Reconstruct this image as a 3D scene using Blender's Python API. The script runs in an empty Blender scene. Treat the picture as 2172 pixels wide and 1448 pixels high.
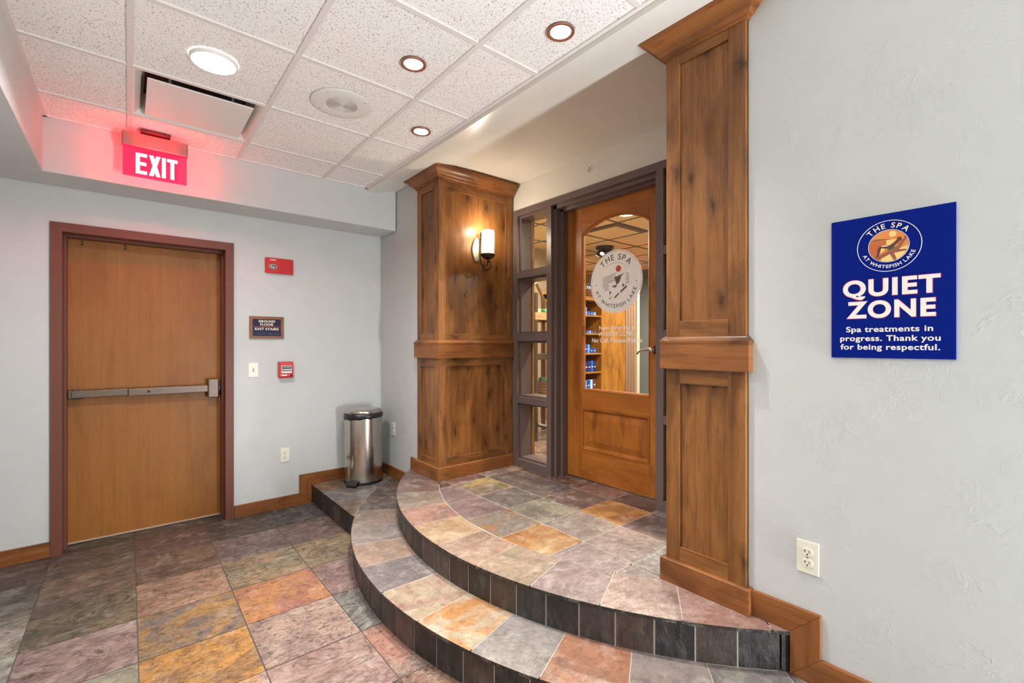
import bpy, bmesh, math, random
from mathutils import Vector, Matrix
R = math.radians
random.seed(7)
scene = bpy.context.scene
COL = scene.collection

# ------------------------------------------------------------------ camera, world, exposure
cam = bpy.data.cameras.new('camera'); camo = bpy.data.objects.new('camera', cam); COL.objects.link(camo)
camo.location = (0, 0, 1.38); camo.rotation_euler = (R(90), 0, R(-39.9))
cam.sensor_width = 36; cam.lens = 973.3/2172*36; cam.shift_y = 6.4/2172; cam.clip_start = .02
scene.camera = camo
w = bpy.data.worlds.new('world'); scene.world = w; w.use_nodes = True
w.node_tree.nodes['Background'].inputs[0].default_value = (.9, .93, 1, 1)
w.node_tree.nodes['Background'].inputs[1].default_value = .3
vs = scene.view_settings
vs.view_transform = 'Standard'; vs.look = 'None'; vs.gamma = 1; vs.use_curve_mapping = False
vs.exposure = 0.27
scene.cycles.use_denoising = True
scene.cycles.max_bounces = 9; scene.cycles.diffuse_bounces = 5; scene.cycles.glossy_bounces = 4
scene.cycles.transparent_max_bounces = 12; scene.cycles.caustics_reflective = False; scene.cycles.caustics_refractive = False
scene.cycles.sample_clamp_indirect = 6

CAN_W = 12.5; LED_W = 24.0; SPA_W = 90.0; SCONCE_E = 22.0; FILL_W = 145.0
WARM = (1, .97, .94); NEUT = (.93, .97, 1)
def lamp(name, loc, power, size, color, spread=R(150), parent=None, rot=(0, 0, 0)):
    l = bpy.data.lights.new(name, 'AREA'); l.shape = 'DISK'; l.size = size; l.energy = power; l.color = color; l.spread = spread
    o = bpy.data.objects.new(name, l); COL.objects.link(o); o.location = loc; o.rotation_euler = rot
    if parent: o.parent = parent
    return o

# added soft fill light without a fixture behind the viewpoint, turned up towards the ceiling
l = bpy.data.lights.new('fill_light', 'AREA'); l.shape = 'RECTANGLE'; l.size = .16; l.size_y = 1.5; l.energy = FILL_W; l.color = (.87, .94, 1)
o = bpy.data.objects.new('fill_light', l); COL.objects.link(o); o.location = (1.79, -1.65, .42)
_z = Vector((.42, -.45, -.79)).normalized(); _y = Vector((0, .87, -.495)).normalized(); _x = _y.cross(_z).normalized(); _y = _z.cross(_x)
o.rotation_euler = Matrix((_x, _y, _z)).transposed().to_euler()

# ------------------------------------------------------------------ helpers
def lin(c):
    f = lambda v: v/12.92 if v <= .04045 else ((v+.055)/1.055)**2.4
    return tuple(f(x/255) for x in c)+(1,)
class MB:
    def __init__(s): s.v=[]; s.f=[]; s.m=[]; s.c1={}; s.c2={}
    def face(s, pts, mat=0):
        b=len(s.v); s.v+= [tuple(p) for p in pts]; s.f.append(tuple(range(b,b+len(pts)))); s.m.append(mat)
    def raw(s, vs, fs, mat=0):
        b=len(s.v); s.v+=[tuple(p) for p in vs]
        for f in fs: s.f.append(tuple(i+b for i in f)); s.m.append(mat)
    def box(s, x0,x1,y0,y1,z0,z1, mat=0):
        x0,x1=sorted((x0,x1)); y0,y1=sorted((y0,y1)); z0,z1=sorted((z0,z1))
        v=[(x0,y0,z0),(x1,y0,z0),(x1,y1,z0),(x0,y1,z0),(x0,y0,z1),(x1,y0,z1),(x1,y1,z1),(x0,y1,z1)]
        s.raw(v,[(0,3,2,1),(4,5,6,7),(0,1,5,4),(1,2,6,5),(2,3,7,6),(3,0,4,7)],mat)
        return s
    def prism(s, poly, origin, U, V, N, d0, d1, mat=0):
        """extrude a 2D polygon (u,v) along N from d0 to d1"""
        O,U,V,N=Vector(origin),Vector(U),Vector(V),Vector(N)
        a=[O+U*p[0]+V*p[1]+N*d0 for p in poly]; b=[O+U*p[0]+V*p[1]+N*d1 for p in poly]
        n=len(poly)
        s.raw(a+b,[tuple(range(n-1,-1,-1)),tuple(range(n,2*n))]+[(i,(i+1)%n,(i+1)%n+n,i+n) for i in range(n)],mat)
        return s
    def lathe(s, prof, c=(0,0,0), n=48, mat=0, axis='Z', sx=1, sy=1, a0=0, a1=2*math.pi, close=True):
        c=Vector(c); full=abs(a1-a0-2*math.pi)<1e-6; k=n if full else n+1
        vs=[]
        for r,z in prof:
            for i in range(k):
                a=a0+(a1-a0)*i/n
                x,y=r*math.cos(a)*sx,r*math.sin(a)*sy
                p={'Z':(x,y,z),'X':(z,x,y),'Y':(x,z,y)}[axis]
                vs.append(c+Vector(p))
        fs=[]
        for j in range(len(prof)-1):
            for i in range(n):
                i2=(i+1)%k
                fs.append((j*k+i,j*k+i2,(j+1)*k+i2,(j+1)*k+i))
        s.raw(vs,fs,mat); return s
    def disc(s, c, r, n=40, mat=0, axis='Z', sx=1, sy=1):
        c=Vector(c); vs=[]
        for i in range(n):
            a=2*math.pi*i/n; x,y=r*math.cos(a)*sx,r*math.sin(a)*sy
            vs.append(c+Vector({'Z':(x,y,0),'X':(0,x,y),'Y':(x,0,y)}[axis]))
        s.face(vs,mat); return s
    def tube(s, pts, rad, n=10, mat=0, cap=True, flat=1.0):
        P=[Vector(p) for p in pts]; rr=rad if isinstance(rad,(list,tuple)) else [rad]*len(P)
        t0=(P[1]-P[0]).normalized(); ref=Vector((0,0,1)) if abs(t0.z)<.9 else Vector((1,0,0))
        nrm=t0.cross(ref).normalized(); vs=[]
        for i,p in enumerate(P):
            t=((P[min(i+1,len(P)-1)]-P[max(i-1,0)])).normalized()
            nrm=(nrm-t*nrm.dot(t)).normalized(); b=t.cross(nrm)
            for k in range(n):
                a=2*math.pi*k/n; vs.append(p+nrm*math.cos(a)*rr[i]*flat+b*math.sin(a)*rr[i])
        fs=[(i*n+k,i*n+(k+1)%n,(i+1)*n+(k+1)%n,(i+1)*n+k) for i in range(len(P)-1) for k in range(n)]
        if cap: fs+=[tuple(range(n-1,-1,-1)),tuple((len(P)-1)*n+k for k in range(n))]
        s.raw(vs,fs,mat); return s
    def sweep(s, path, prof, side=1, mat=0):
        """moulding: profile (d,z) pushed out of a 2D path with mitred corners"""
        P=[Vector(p) for p in path]; nn=[]
        for i in range(len(P)-1):
            t=(P[i+1]-P[i]).normalized(); nn.append(Vector((t.y,-t.x))*side)
        vs=[]
        for i,p in enumerate(P):
            a=nn[max(i-1,0)]; b=nn[min(i,len(nn)-1)]
            mdir=(a+b)/(1+a.dot(b))
            for d,z in prof: vs.append((p.x+mdir.x*d,p.y+mdir.y*d,z))
        k=len(prof)
        fs=[(i*k+j,i*k+j+1,(i+1)*k+j+1,(i+1)*k+j) for i in range(len(P)-1) for j in range(k-1)]
        fs+=[tuple(range(k)),tuple((len(P)-1)*k+j for j in range(k-1,-1,-1))]
        s.raw(vs,fs,mat); return s
    def build(s, name, mats, parent=None, org=None, smooth=False, bevel=0, recalc=True):
        me=bpy.data.meshes.new(name)
        if org is None:
            org = Vector(parent.matrix_world.translation) if parent is not None and parent.get('_w') else Vector((0,0,0))
        org=Vector(org)
        me.from_pydata([Vector(p)-org for p in s.v],[],s.f)
        if not isinstance(mats,(list,tuple)): mats=[mats]
        for m in mats: me.materials.append(m)
        me.polygons.foreach_set('material_index',s.m)
        if s.c1:
            for nm,dct in (('c1',s.c1),('c2',s.c2)):
                at=me.color_attributes.new(nm,'FLOAT_COLOR','CORNER')
                for p in me.polygons:
                    c=dct.get(p.index,(.1,.1,.1,1))
                    for li in p.loop_indices: at.data[li].color=c
        elif recalc:
            bm=bmesh.new(); bm.from_mesh(me); bmesh.ops.remove_doubles(bm,verts=bm.verts,dist=1e-5)
            bmesh.ops.recalc_face_normals(bm,faces=bm.faces); bm.to_mesh(me); bm.free()
        if smooth:
            me.polygons.foreach_set('use_smooth',[True]*len(me.polygons))
            if smooth is not True: me.set_sharp_from_angle(angle=R(smooth))
        me.update()
        o=bpy.data.objects.new(name,me); COL.objects.link(o)
        if parent is not None: o.parent=parent
        else: o.location=org
        if bevel:
            b=o.modifiers.new('bevel','BEVEL'); b.width=bevel; b.segments=2; b.limit_method='ANGLE'; b.angle_limit=R(40)
        return o
def tag(o, label=None, cat=None, group=None, kind=None):
    if label: o['label']=label
    if cat: o['category']=cat
    if group: o['group']=group
    if kind: o['kind']=kind
    return o
def thing(name, label, cat, loc, group=None, rz=0, kind='thing', local=False):
    o=bpy.data.objects.new(name,None); COL.objects.link(o); o.location=loc; o.rotation_euler=(0,0,rz); o.empty_display_size=.05
    if not local: o['_w']=1; o.matrix_world=Matrix.Translation(Vector(loc))
    return tag(o,label,cat,group,kind)
def children(o): return [c for c in bpy.data.objects if c.parent==o]
def copy_tree(o, parent=None):
    c=o.copy(); COL.objects.link(c)
    if parent is not None: c.parent=parent
    for ch in children(o): copy_tree(ch,c)
    return c

# ------------------------------------------------------------------ materials
def newmat(name):
    m=bpy.data.materials.new(name); m.use_nodes=True; nt=m.node_tree
    return m,nt,nt.nodes['Principled BSDF']
def N(nt,t,**k):
    n=nt.nodes.new(t)
    for a,b in k.items():
        if a in n.inputs: n.inputs[a].default_value=b
        else: setattr(n,a,b)
    return n
def ramp(nt, fac, stops, interp='LINEAR'):
    r=nt.nodes.new('ShaderNodeValToRGB'); r.color_ramp.interpolation=interp; e=r.color_ramp.elements
    while len(e)<len(stops): e.new(.5)
    for i,(p,c) in enumerate(stops):
        e[i].position=p; e[i].color=c if len(c)==4 else tuple(c)+(1,)
    nt.links.new(fac,r.inputs[0]); return r.outputs[0]
def mix(nt,a,b,fac,mode='MIX'):
    n=nt.nodes.new('ShaderNodeMix'); n.data_type='RGBA'; n.blend_type=mode
    for i,v in ((0,fac),(6,a),(7,b)):
        if hasattr(v,'is_linked') or hasattr(v,'links'): nt.links.new(v,n.inputs[i])
        else: n.inputs[i].default_value=v
    return n.outputs[2]
def mth(nt,op,a,b=0,clamp=False):
    n=nt.nodes.new('ShaderNodeMath'); n.operation=op; n.use_clamp=clamp
    for i,v in ((0,a),(1,b)):
        if hasattr(v,'links'): nt.links.new(v,n.inputs[i])
        else: n.inputs[i].default_value=v
    return n.outputs[0]
def coords(nt, scale=(1,1,1), island=False, rand=True):
    tc=nt.nodes.new('ShaderNodeTexCoord'); out=tc.outputs['Object']
    if rand:
        if island: rnd=nt.nodes.new('ShaderNodeNewGeometry').outputs['Random Per Island']
        else: rnd=nt.nodes.new('ShaderNodeObjectInfo').outputs['Random']
        cx=nt.nodes.new('ShaderNodeCombineXYZ')
        for i,k in enumerate((37.,23.,51.)): nt.links.new(mth(nt,'MULTIPLY',rnd,k),cx.inputs[i])
        ad=nt.nodes.new('ShaderNodeVectorMath'); ad.operation='ADD'
        nt.links.new(out,ad.inputs[0]); nt.links.new(cx.outputs[0],ad.inputs[1]); out=ad.outputs[0]
    mp=nt.nodes.new('ShaderNodeMapping'); mp.inputs['Scale'].default_value=scale; nt.links.new(out,mp.inputs[0])
    return mp.outputs[0], out
def noise(nt, vec, scale, detail=4, rough=.5, dist=0):
    n=N(nt,'ShaderNodeTexNoise',Scale=scale,Detail=detail,Roughness=rough,Distortion=dist); nt.links.new(vec,n.inputs['Vector']); return n.outputs['Fac']
def bump(nt,h,strength,dist,bsdf,prev=None):
    b=N(nt,'ShaderNodeBump',Strength=strength,Distance=dist); nt.links.new(h,b.inputs['Height'])
    if prev: nt.links.new(prev,b.inputs['Normal'])
    nt.links.new(b.outputs[0],bsdf.inputs['Normal']); return b.outputs[0]
def plain(name,c,rough=.5,metal=0,emit=0,coat=0,spec=.5):
    m,nt,b=newmat(name); b.inputs['Base Color'].default_value=lin(c); b.inputs['Roughness'].default_value=rough; b.inputs['Metallic'].default_value=metal
    b.inputs['Specular IOR Level'].default_value=spec
    if emit: b.inputs['Emission Color'].default_value=lin(c); b.inputs['Emission Strength'].default_value=emit
    if coat: b.inputs['Coat Weight'].default_value=coat; b.inputs['Coat Roughness'].default_value=.15
    # faint unevenness so that no surface is perfectly flat in tone
    v,_=coords(nt,(1,1,1)); n=noise(nt,v,35,3)
    r=mth(nt,'ADD',mth(nt,'MULTIPLY',n,.12),rough-.06); nt.links.new(r,b.inputs['Roughness'])
    return m
def wood(name, dark, mid, light, axis, rough=.36, knots=.6, fig=1.0, cloudy=1.0):
    m,nt,b=newmat(name)
    per=lambda a,l: {'X':(l,a,a),'Y':(a,l,a),'Z':(a,a,l),'H':(l,l,a)}[axis]
    v,raw=coords(nt,per(1,.13))
    def mapped(sc):
        mp=nt.nodes.new('ShaderNodeMapping'); mp.inputs['Scale'].default_value=sc; nt.links.new(raw,mp.inputs[0]); return mp.outputs[0]
    # glued-up boards of differing tone, then soft figure, then pores
    g1=noise(nt,v,7,5,.55,1.2)
    col=ramp(nt,g1,[(.30,lin(dark)),(.47,lin(mid)),(.72,lin(light))])
    cloud=noise(nt,mapped(per(3.2,1.1)),1.5,5,.6,1.0)
    shade_=tuple(x*.60 for x in dark)
    col=mix(nt,col,lin(mid),.5)
    col=mix(nt,col,lin(shade_),ramp(nt,cloud,[(.50,(0,0,0)),(.62,(.42*cloudy,)*3),(.78,(.75*cloudy,)*3)]))
    # cathedral figure
    wv=N(nt,'ShaderNodeTexWave',Scale=5.0,Distortion=7,Detail=2); wv.inputs['Detail Scale'].default_value=.35; wv.bands_direction='X'
    s3=nt.nodes.new('ShaderNodeSeparateXYZ'); nt.links.new(raw,s3.inputs[0]); ia='XYZ'.index('Z' if axis=='H' else axis); ot=[k for k in range(3) if k!=ia]
    c3=nt.nodes.new('ShaderNodeCombineXYZ'); across=mth(nt,'ADD',s3.outputs[ot[0]],s3.outputs[ot[1]]); along=s3.outputs[ia]
    if axis=='H': across,along=along,across
    nt.links.new(across,c3.inputs[0]); nt.links.new(mth(nt,'MULTIPLY',along,.14),c3.inputs[1])
    nt.links.new(c3.outputs[0],wv.inputs['Vector'])
    col=mix(nt,col,lin(dark),mth(nt,'MULTIPLY',ramp(nt,wv.outputs['Fac'],[(.0,(1,1,1)),(.22,(0,0,0))]),.20*fig))
    pores=noise(nt,mapped(per(1,.05)),130,3,.6,.1)
    col=mix(nt,col,lin(dark),mth(nt,'MULTIPLY',ramp(nt,pores,[(.34,(1,1,1)),(.46,(0,0,0))]),.40*fig))
    # knots with a dark flare around them
    if knots:
        vo=N(nt,'ShaderNodeTexVoronoi',Scale=1); vo.voronoi_dimensions='2D'
        dn=nt.nodes.new('ShaderNodeTexNoise'); dn.inputs['Scale'].default_value=11; dn.inputs['Detail'].default_value=4; nt.links.new(raw,dn.inputs['Vector'])
        am=nt.nodes.new('ShaderNodeVectorMath'); am.operation='MULTIPLY_ADD'; nt.links.new(dn.outputs['Color'],am.inputs[0]); am.inputs[1].default_value=(.06,)*3; nt.links.new(raw,am.inputs[2])
        sx_=nt.nodes.new('ShaderNodeSeparateXYZ'); nt.links.new(am.outputs[0],sx_.inputs[0]); cb=nt.nodes.new('ShaderNodeCombineXYZ'); kac=mth(nt,'ADD',sx_.outputs[ot[0]],sx_.outputs[ot[1]]); kal=sx_.outputs[ia]
        if axis=='H': kac,kal=kal,kac
        nt.links.new(mth(nt,'MULTIPLY',kac,6.5),cb.inputs[0]); nt.links.new(mth(nt,'MULTIPLY',kal,2.6),cb.inputs[1])
        nt.links.new(cb.outputs[0],vo.inputs['Vector'])
        sel=N(nt,'ShaderNodeSeparateColor'); nt.links.new(vo.outputs['Color'],sel.inputs[0])
        on=mth(nt,'GREATER_THAN',sel.outputs[0],.33)
        kd=ramp(nt,vo.outputs['Distance'],[(.035,(1,1,1)),(.075,(.72,.72,.72)),(.14,(.36,.36,.36)),(.36,(0,0,0))])
        col=mix(nt,col,lin(tuple(x*.40 for x in dark)),mth(nt,'MULTIPLY',mth(nt,'MULTIPLY',kd,on),knots))
    nt.links.new(col,b.inputs['Base Color'])
    rr=mth(nt,'ADD',mth(nt,'MULTIPLY',pores,.2),rough-.1); nt.links.new(rr,b.inputs['Roughness'])
    b.inputs['Specular IOR Level'].default_value=.32
    bump(nt,pores,.08,.0015,b)
    return m
def woods(name,dark,mid,light,**k): return {a:wood(name+'_'+a.lower(),dark,mid,light,a,**k) for a in 'XYZH'}
ALDER=woods('knotty_alder',(82,50,26),(136,88,46),(164,113,65),knots=.75,fig=1.2)
REDW=woods('stained_trim',(88,50,25),(136,83,43),(160,104,58),knots=.6)
DOORW=woods('spa_door_wood',(112,60,19),(160,94,35),(182,114,48),knots=.12,fig=.6)
VENEER=wood('exit_door_veneer',(122,72,26),(150,94,37),(162,105,44),'Z',rough=.46,knots=0,fig=.8,cloudy=.3)
SPAW=woods('cabinet_wood',(96,58,22),(150,102,42),(178,130,62),knots=.35)

def plaster(name,c,bumpy=1.0,rough=.5):
    m,nt,b=newmat(name); v,raw=coords(nt,(1,1,1),rand=False)
    n1=noise(nt,v,3.2,5,.55,1.6); n2=noise(nt,v,16,4,.6,2.2); n3=noise(nt,v,70,2,.5)
    base=mix(nt,lin(c),lin(tuple(x*.98 for x in c)),ramp(nt,n1,[(.35,(0,0,0)),(.7,(1,1,1))]))
    nt.links.new(base,b.inputs['Base Color'])
    patch=ramp(nt,n2,[(.45,(0,0,0)),(.57,(1,1,1)),(.62,(.55,.55,.55))])
    tw=nt.nodes.new('ShaderNodeMapping'); tw.inputs['Scale'].default_value=(1,1,1.5); nt.links.new(v,tw.inputs[0])
    n4=noise(nt,tw.outputs[0],2.3,4,.5,2.6); n5=noise(nt,v,5.5,3,.5,.5)
    rid=mth(nt,'MULTIPLY',ramp(nt,n4,[(.478,(0,0,0)),(.492,(1,1,1)),(.497,(.25,.25,.25)),(.56,(0,0,0))]),ramp(nt,n5,[(.5,(0,0,0)),(.6,(1,1,1))]))
    h=mth(nt,'ADD',mth(nt,'MULTIPLY',rid,1.15),mth(nt,'ADD',mth(nt,'MULTIPLY',patch,ramp(nt,n1,[(.5,(0,0,0)),(.68,(.8,.8,.8))])),mth(nt,'MULTIPLY',n3,.12)))
    bump(nt,h,.12*bumpy,.005,b)
    b.inputs['Roughness'].default_value=rough; b.inputs['Specular IOR Level'].default_value=.35
    return m
WALL=plaster('wall_plaster',(198,199,196))
CEILP=plaster('smooth_plaster',(226,222,213),.25,.3); WALL_LIT=plaster('wall_plaster_lit',(216,212,202),.8)  # second one: alcove wall copy, lightened in colour to stand in for light
def acoustic():
    m,nt,b=newmat('acoustic_tile'); v,raw=coords(nt,(1,1,1),rand=False)
    warp=nt.nodes.new('ShaderNodeTexNoise'); warp.inputs['Scale'].default_value=14; nt.links.new(v,warp.inputs['Vector'])
    am=nt.nodes.new('ShaderNodeVectorMath'); am.operation='MULTIPLY_ADD'; nt.links.new(warp.outputs['Color'],am.inputs[0]); am.inputs[1].default_value=(.05,)*3; nt.links.new(v,am.inputs[2])
    facs=[]
    for sc,th in (((58,150,1),.22),((155,62,1),.20),((180,180,1),.15)):
        mp=nt.nodes.new('ShaderNodeMapping'); mp.inputs['Scale'].default_value=sc; nt.links.new(am.outputs[0],mp.inputs[0])
        vo=N(nt,'ShaderNodeTexVoronoi',Scale=1); nt.links.new(mp.outputs[0],vo.inputs['Vector'])
        sel=N(nt,'ShaderNodeSeparateColor'); nt.links.new(vo.outputs['Color'],sel.inputs[0])
        facs.append(mth(nt,'MULTIPLY',mth(nt,'LESS_THAN',vo.outputs['Distance'],th),mth(nt,'GREATER_THAN',sel.outputs[0],.3)))
    fl=mth(nt,'MAXIMUM',mth(nt,'MAXIMUM',facs[0],facs[1]),facs[2])
    col=mix(nt,lin((243,238,233)),lin((104,94,84)),mth(nt,'MULTIPLY',fl,.8))
    nt.links.new(col,b.inputs['Base Color']); b.inputs['Roughness'].default_value=.85; b.inputs['Specular IOR Level'].default_value=.2
    bump(nt,mth(nt,'SUBTRACT',noise(nt,v,120,2),fl),.25,.003,b)
    return m
ATILE=acoustic()
TBAR=plain('ceiling_grid_white',(224,216,211),.5)
def slate(name,b1,rlo,rhi,dark=.55,mott=4.5,vein=1.0,scale=(1,1,1),hi=.22):
    m,nt,b=newmat(name); v,raw=coords(nt,scale,island=True)
    a1=N(nt,'ShaderNodeVertexColor',layer_name='c1').outputs[0]; a2=N(nt,'ShaderNodeVertexColor',layer_name='c2').outputs[0]
    n1=noise(nt,v,mott,8,.62,.9)
    col=mix(nt,a1,a2,ramp(nt,n1,[(.44,(0,0,0)),(.6,(1,1,1))]))
    n2=noise(nt,v,26,6,.7,.6)
    col=mix(nt,col,(0,0,0,1),mth(nt,'MULTIPLY',ramp(nt,n2,[(.3,(1,1,1)),(.52,(0,0,0))]),dark))
    mpf=nt.nodes.new('ShaderNodeMapping'); mpf.inputs['Scale'].default_value=(1,2.4,1); mpf.inputs['Rotation'].default_value=(0,0,.35); nt.links.new(v,mpf.inputs[0])
    pit=noise(nt,mpf.outputs[0],34,5,.62,1.4)
    isl=nt.nodes.new('ShaderNodeNewGeometry').outputs['Random Per Island']
    pits=mth(nt,'MULTIPLY',ramp(nt,pit,[(.33,(1,1,1)),(.41,(0,0,0))]),mth(nt,'FRACT',mth(nt,'MULTIPLY',isl,7.3)))
    col=mix(nt,col,(.012,.010,.008,1),mth(nt,'MULTIPLY',pits,.75*vein))
    n2b=noise(nt,v,11,5,.7,.4)
    col=mix(nt,col,(1,.9,.78,1),mth(nt,'MULTIPLY',ramp(nt,n2b,[(.52,(0,0,0)),(.8,(1,1,1))]),hi))
    # cleft ridges: thin bands of a distorted noise
    mp=nt.nodes.new('ShaderNodeMapping'); mp.inputs['Scale'].default_value=(1,1.9,1); mp.inputs['Rotation'].default_value=(0,0,.5); nt.links.new(v,mp.inputs[0])
    n3=noise(nt,mp.outputs[0],3.0,7,.6,1.0)
    lines=ramp(nt,n3,[(.455,(0,0,0)),(.492,(1,1,1)),(.50,(0,0,0)),(.56,(0,0,0)),(.575,(.8,.8,.8)),(.582,(0,0,0))])
    col=mix(nt,col,(.02,.015,.012,1),mth(nt,'MULTIPLY',mth(nt,'MULTIPLY',lines,.75*vein),mth(nt,'FRACT',mth(nt,'ADD',mth(nt,'MULTIPLY',isl,7.3),.5))))
    nt.links.new(col,b.inputs['Base Color'])
    nt.links.new(mth(nt,'ADD',mth(nt,'MULTIPLY',n2,rhi-rlo),rlo),b.inputs['Roughness'])
    b.inputs['Specular IOR Level'].default_value=.5
    step=ramp(nt,n3,[(.40,(0,0,0)),(.49,(.35,.35,.35)),(.5,(.6,.6,.6)),(.575,(.7,.7,.7)),(.585,(1,1,1))])
    h=mth(nt,'SUBTRACT',mth(nt,'ADD',mth(nt,'MULTIPLY',step,.8),mth(nt,'MULTIPLY',n2,1.0)),mth(nt,'MULTIPLY',pits,.5*vein))
    bump(nt,h,b1,.008,b)
    return m
SL_FLOOR=slate('slate_cleft',.9,.16,.55)
SL_STEP=slate('slate_honed',.34,.13,.4,dark=.34,vein=.3)
SL_RISER=slate('slate_riser',.5,.25,.6,dark=.6,mott=7,vein=.3,scale=(1.4,1.4,.7),hi=.07)
GROUT=plain('grout_dark',(92,82,72),.8)
GROUTL=plain('grout_light',(178,168,156),.8)
FRAMEB=plain('frame_brown_paint',(98,83,79),.36)
FRAMER=plain('frame_red_brown_paint',(110,64,50),.45,spec=.3)
IVORY=plain('ivory_plastic',(228,222,204),.35)
WHITEM=plain('white_metal',(226,220,213),.4)
BLACKP=plain('black_plastic',(26,25,25),.4)
DARK=plain('dark_slot',(12,11,10),.7)
BRONZE=plain('dark_bronze',(58,48,40),.38,.7)
PANICM=plain('panic_bar_bronze',(104,88,76),.38,.55)
COPPER=plain('copper_trim',(176,120,104),.32,.6)
RED=plain('fire_red_plastic',(196,22,26),.32)
WHITEINK=plain('white_ink',(238,232,224),.5)
PINKINK=plain('pink_outline_ink',(224,70,96),.5)
BLUE=plain('royal_blue_board',(0,26,120),.55,spec=.08)
NAVY=plain('navy_plate',(18,23,54),.45,spec=.25)
CREAMINK=plain('cream_ink',(246,226,190),.5)
CLEARP=plain('clear_lens',(205,200,196),.12,.1)
CHROME=plain('satin_chrome',(190,184,176),.22,1)
def steel():
    m,nt,b=newmat('stainless_steel'); v,raw=coords(nt,(220,220,3),rand=False)
    n=noise(nt,v,1,3); b.inputs['Base Color'].default_value=lin((196,188,180)); b.inputs['Metallic'].default_value=1
    nt.links.new(mth(nt,'ADD',mth(nt,'MULTIPLY',n,.14),.13),b.inputs['Roughness']); bump(nt,n,.04,.001,b); return m
STEEL=steel()
def emis(name,c,s):
    m=bpy.data.materials.new(name); m.use_nodes=True; nt=m.node_tree; nt.nodes.clear()
    e=N(nt,'ShaderNodeEmission',Strength=s); e.inputs[0].default_value=lin(c); o=nt.nodes.new('ShaderNodeOutputMaterial'); nt.links.new(e.outputs[0],o.inputs[0]); return m
def glass(name,tint,mesh=False,gl=.07):
    m=bpy.data.materials.new(name); m.use_nodes=True; nt=m.node_tree; nt.nodes.clear()
    t=nt.nodes.new('ShaderNodeBsdfTransparent'); t.inputs[0].default_value=tint+(1,)
    g=N(nt,'ShaderNodeBsdfGlossy',Roughness=.015); fr=N(nt,'ShaderNodeFresnel',IOR=1.5)
    mx=nt.nodes.new('ShaderNodeMixShader'); gb=nt.nodes.new('ShaderNodeNewGeometry'); nt.links.new(mth(nt,'MULTIPLY',fr.outputs[0],mth(nt,'SUBTRACT',1,gb.outputs['Backfacing'])),mx.inputs[0]); nt.links.new(t.outputs[0],mx.inputs[1]); nt.links.new(g.outputs[0],mx.inputs[2])
    out=mx
    if mesh:
        v,raw=coords(nt,(150,150,150),rand=False)
        sp=nt.nodes.new('ShaderNodeSeparateXYZ'); nt.links.new(v,sp.inputs[0])
        fy=mth(nt,'LESS_THAN',mth(nt,'FRACT',sp.outputs[1]),.2); fz=mth(nt,'LESS_THAN',mth(nt,'FRACT',sp.outputs[2]),.2)
        d=nt.nodes.new('ShaderNodeBsdfDiffuse'); d.inputs[0].default_value=(.22,.2,.17,1)
        m2=nt.nodes.new('ShaderNodeMixShader'); nt.links.new(mth(nt,'MULTIPLY',mth(nt,'MAXIMUM',fy,fz),.3),m2.inputs[0])
        nt.links.new(mx.outputs[0],m2.inputs[1]); nt.links.new(d.outputs[0],m2.inputs[2]); out=m2
    o=nt.nodes.new('ShaderNodeOutputMaterial'); nt.links.new(out.outputs[0],o.inputs[0]); return m
GLASS=glass('door_glass',(.9,.9,.88)); MGLASS=glass('wired_glass',(.93,.93,.9),True)

# ------------------------------------------------------------------ lettering
_cache={}
def glyphs(text,bold=0.0,extr=0.0,shear=0.0):
    key=(text,bold,extr,shear)
    if key in _cache: return _cache[key]
    cu=bpy.data.curves.new('t','FONT'); cu.body=text; cu.size=1; cu.offset=bold; cu.extrude=extr; cu.shear=shear; cu.resolution_u=10; cu.space_character=1.0+bold*3.4
    ob=bpy.data.objects.new('t',cu); COL.objects.link(ob)
    dg=bpy.context.evaluated_depsgraph_get(); me=bpy.data.meshes.new_from_object(ob.evaluated_get(dg))
    vs=[tuple(v.co) for v in me.vertices]; fs=[tuple(p.vertices) for p in me.polygons]
    bpy.data.objects.remove(ob); bpy.data.curves.remove(cu); bpy.data.meshes.remove(me)
    _cache[key]=(vs,fs); return vs,fs
_h=[v[1] for v in glyphs('H')[0]]; CAP=max(_h)-min(_h)
def text(mb,s,O,U,V,Nn,cx,cy,cap,width=None,bold=0.0,depth=.0012,mat=0,shear=0,lift=0):
    """string centred on (cx,cy) [cy = middle of the capitals] in the plane O,U,V"""
    vs,fs=glyphs(s,bold,.5,shear); x0=min(v[0] for v in vs); x1=max(v[0] for v in vs)
    ky=cap/(CAP+2*bold); kx=(width/(x1-x0)) if width else ky
    O,U,V,Nn=Vector(O),Vector(U),Vector(V),Vector(Nn)
    mb.raw([O+U*(cx+(v[0]-(x0+x1)/2)*kx)+V*(cy+(v[1]-CAP/2)*ky)+Nn*(lift+(v[2]+.5)*depth) for v in vs],fs,mat)
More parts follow.
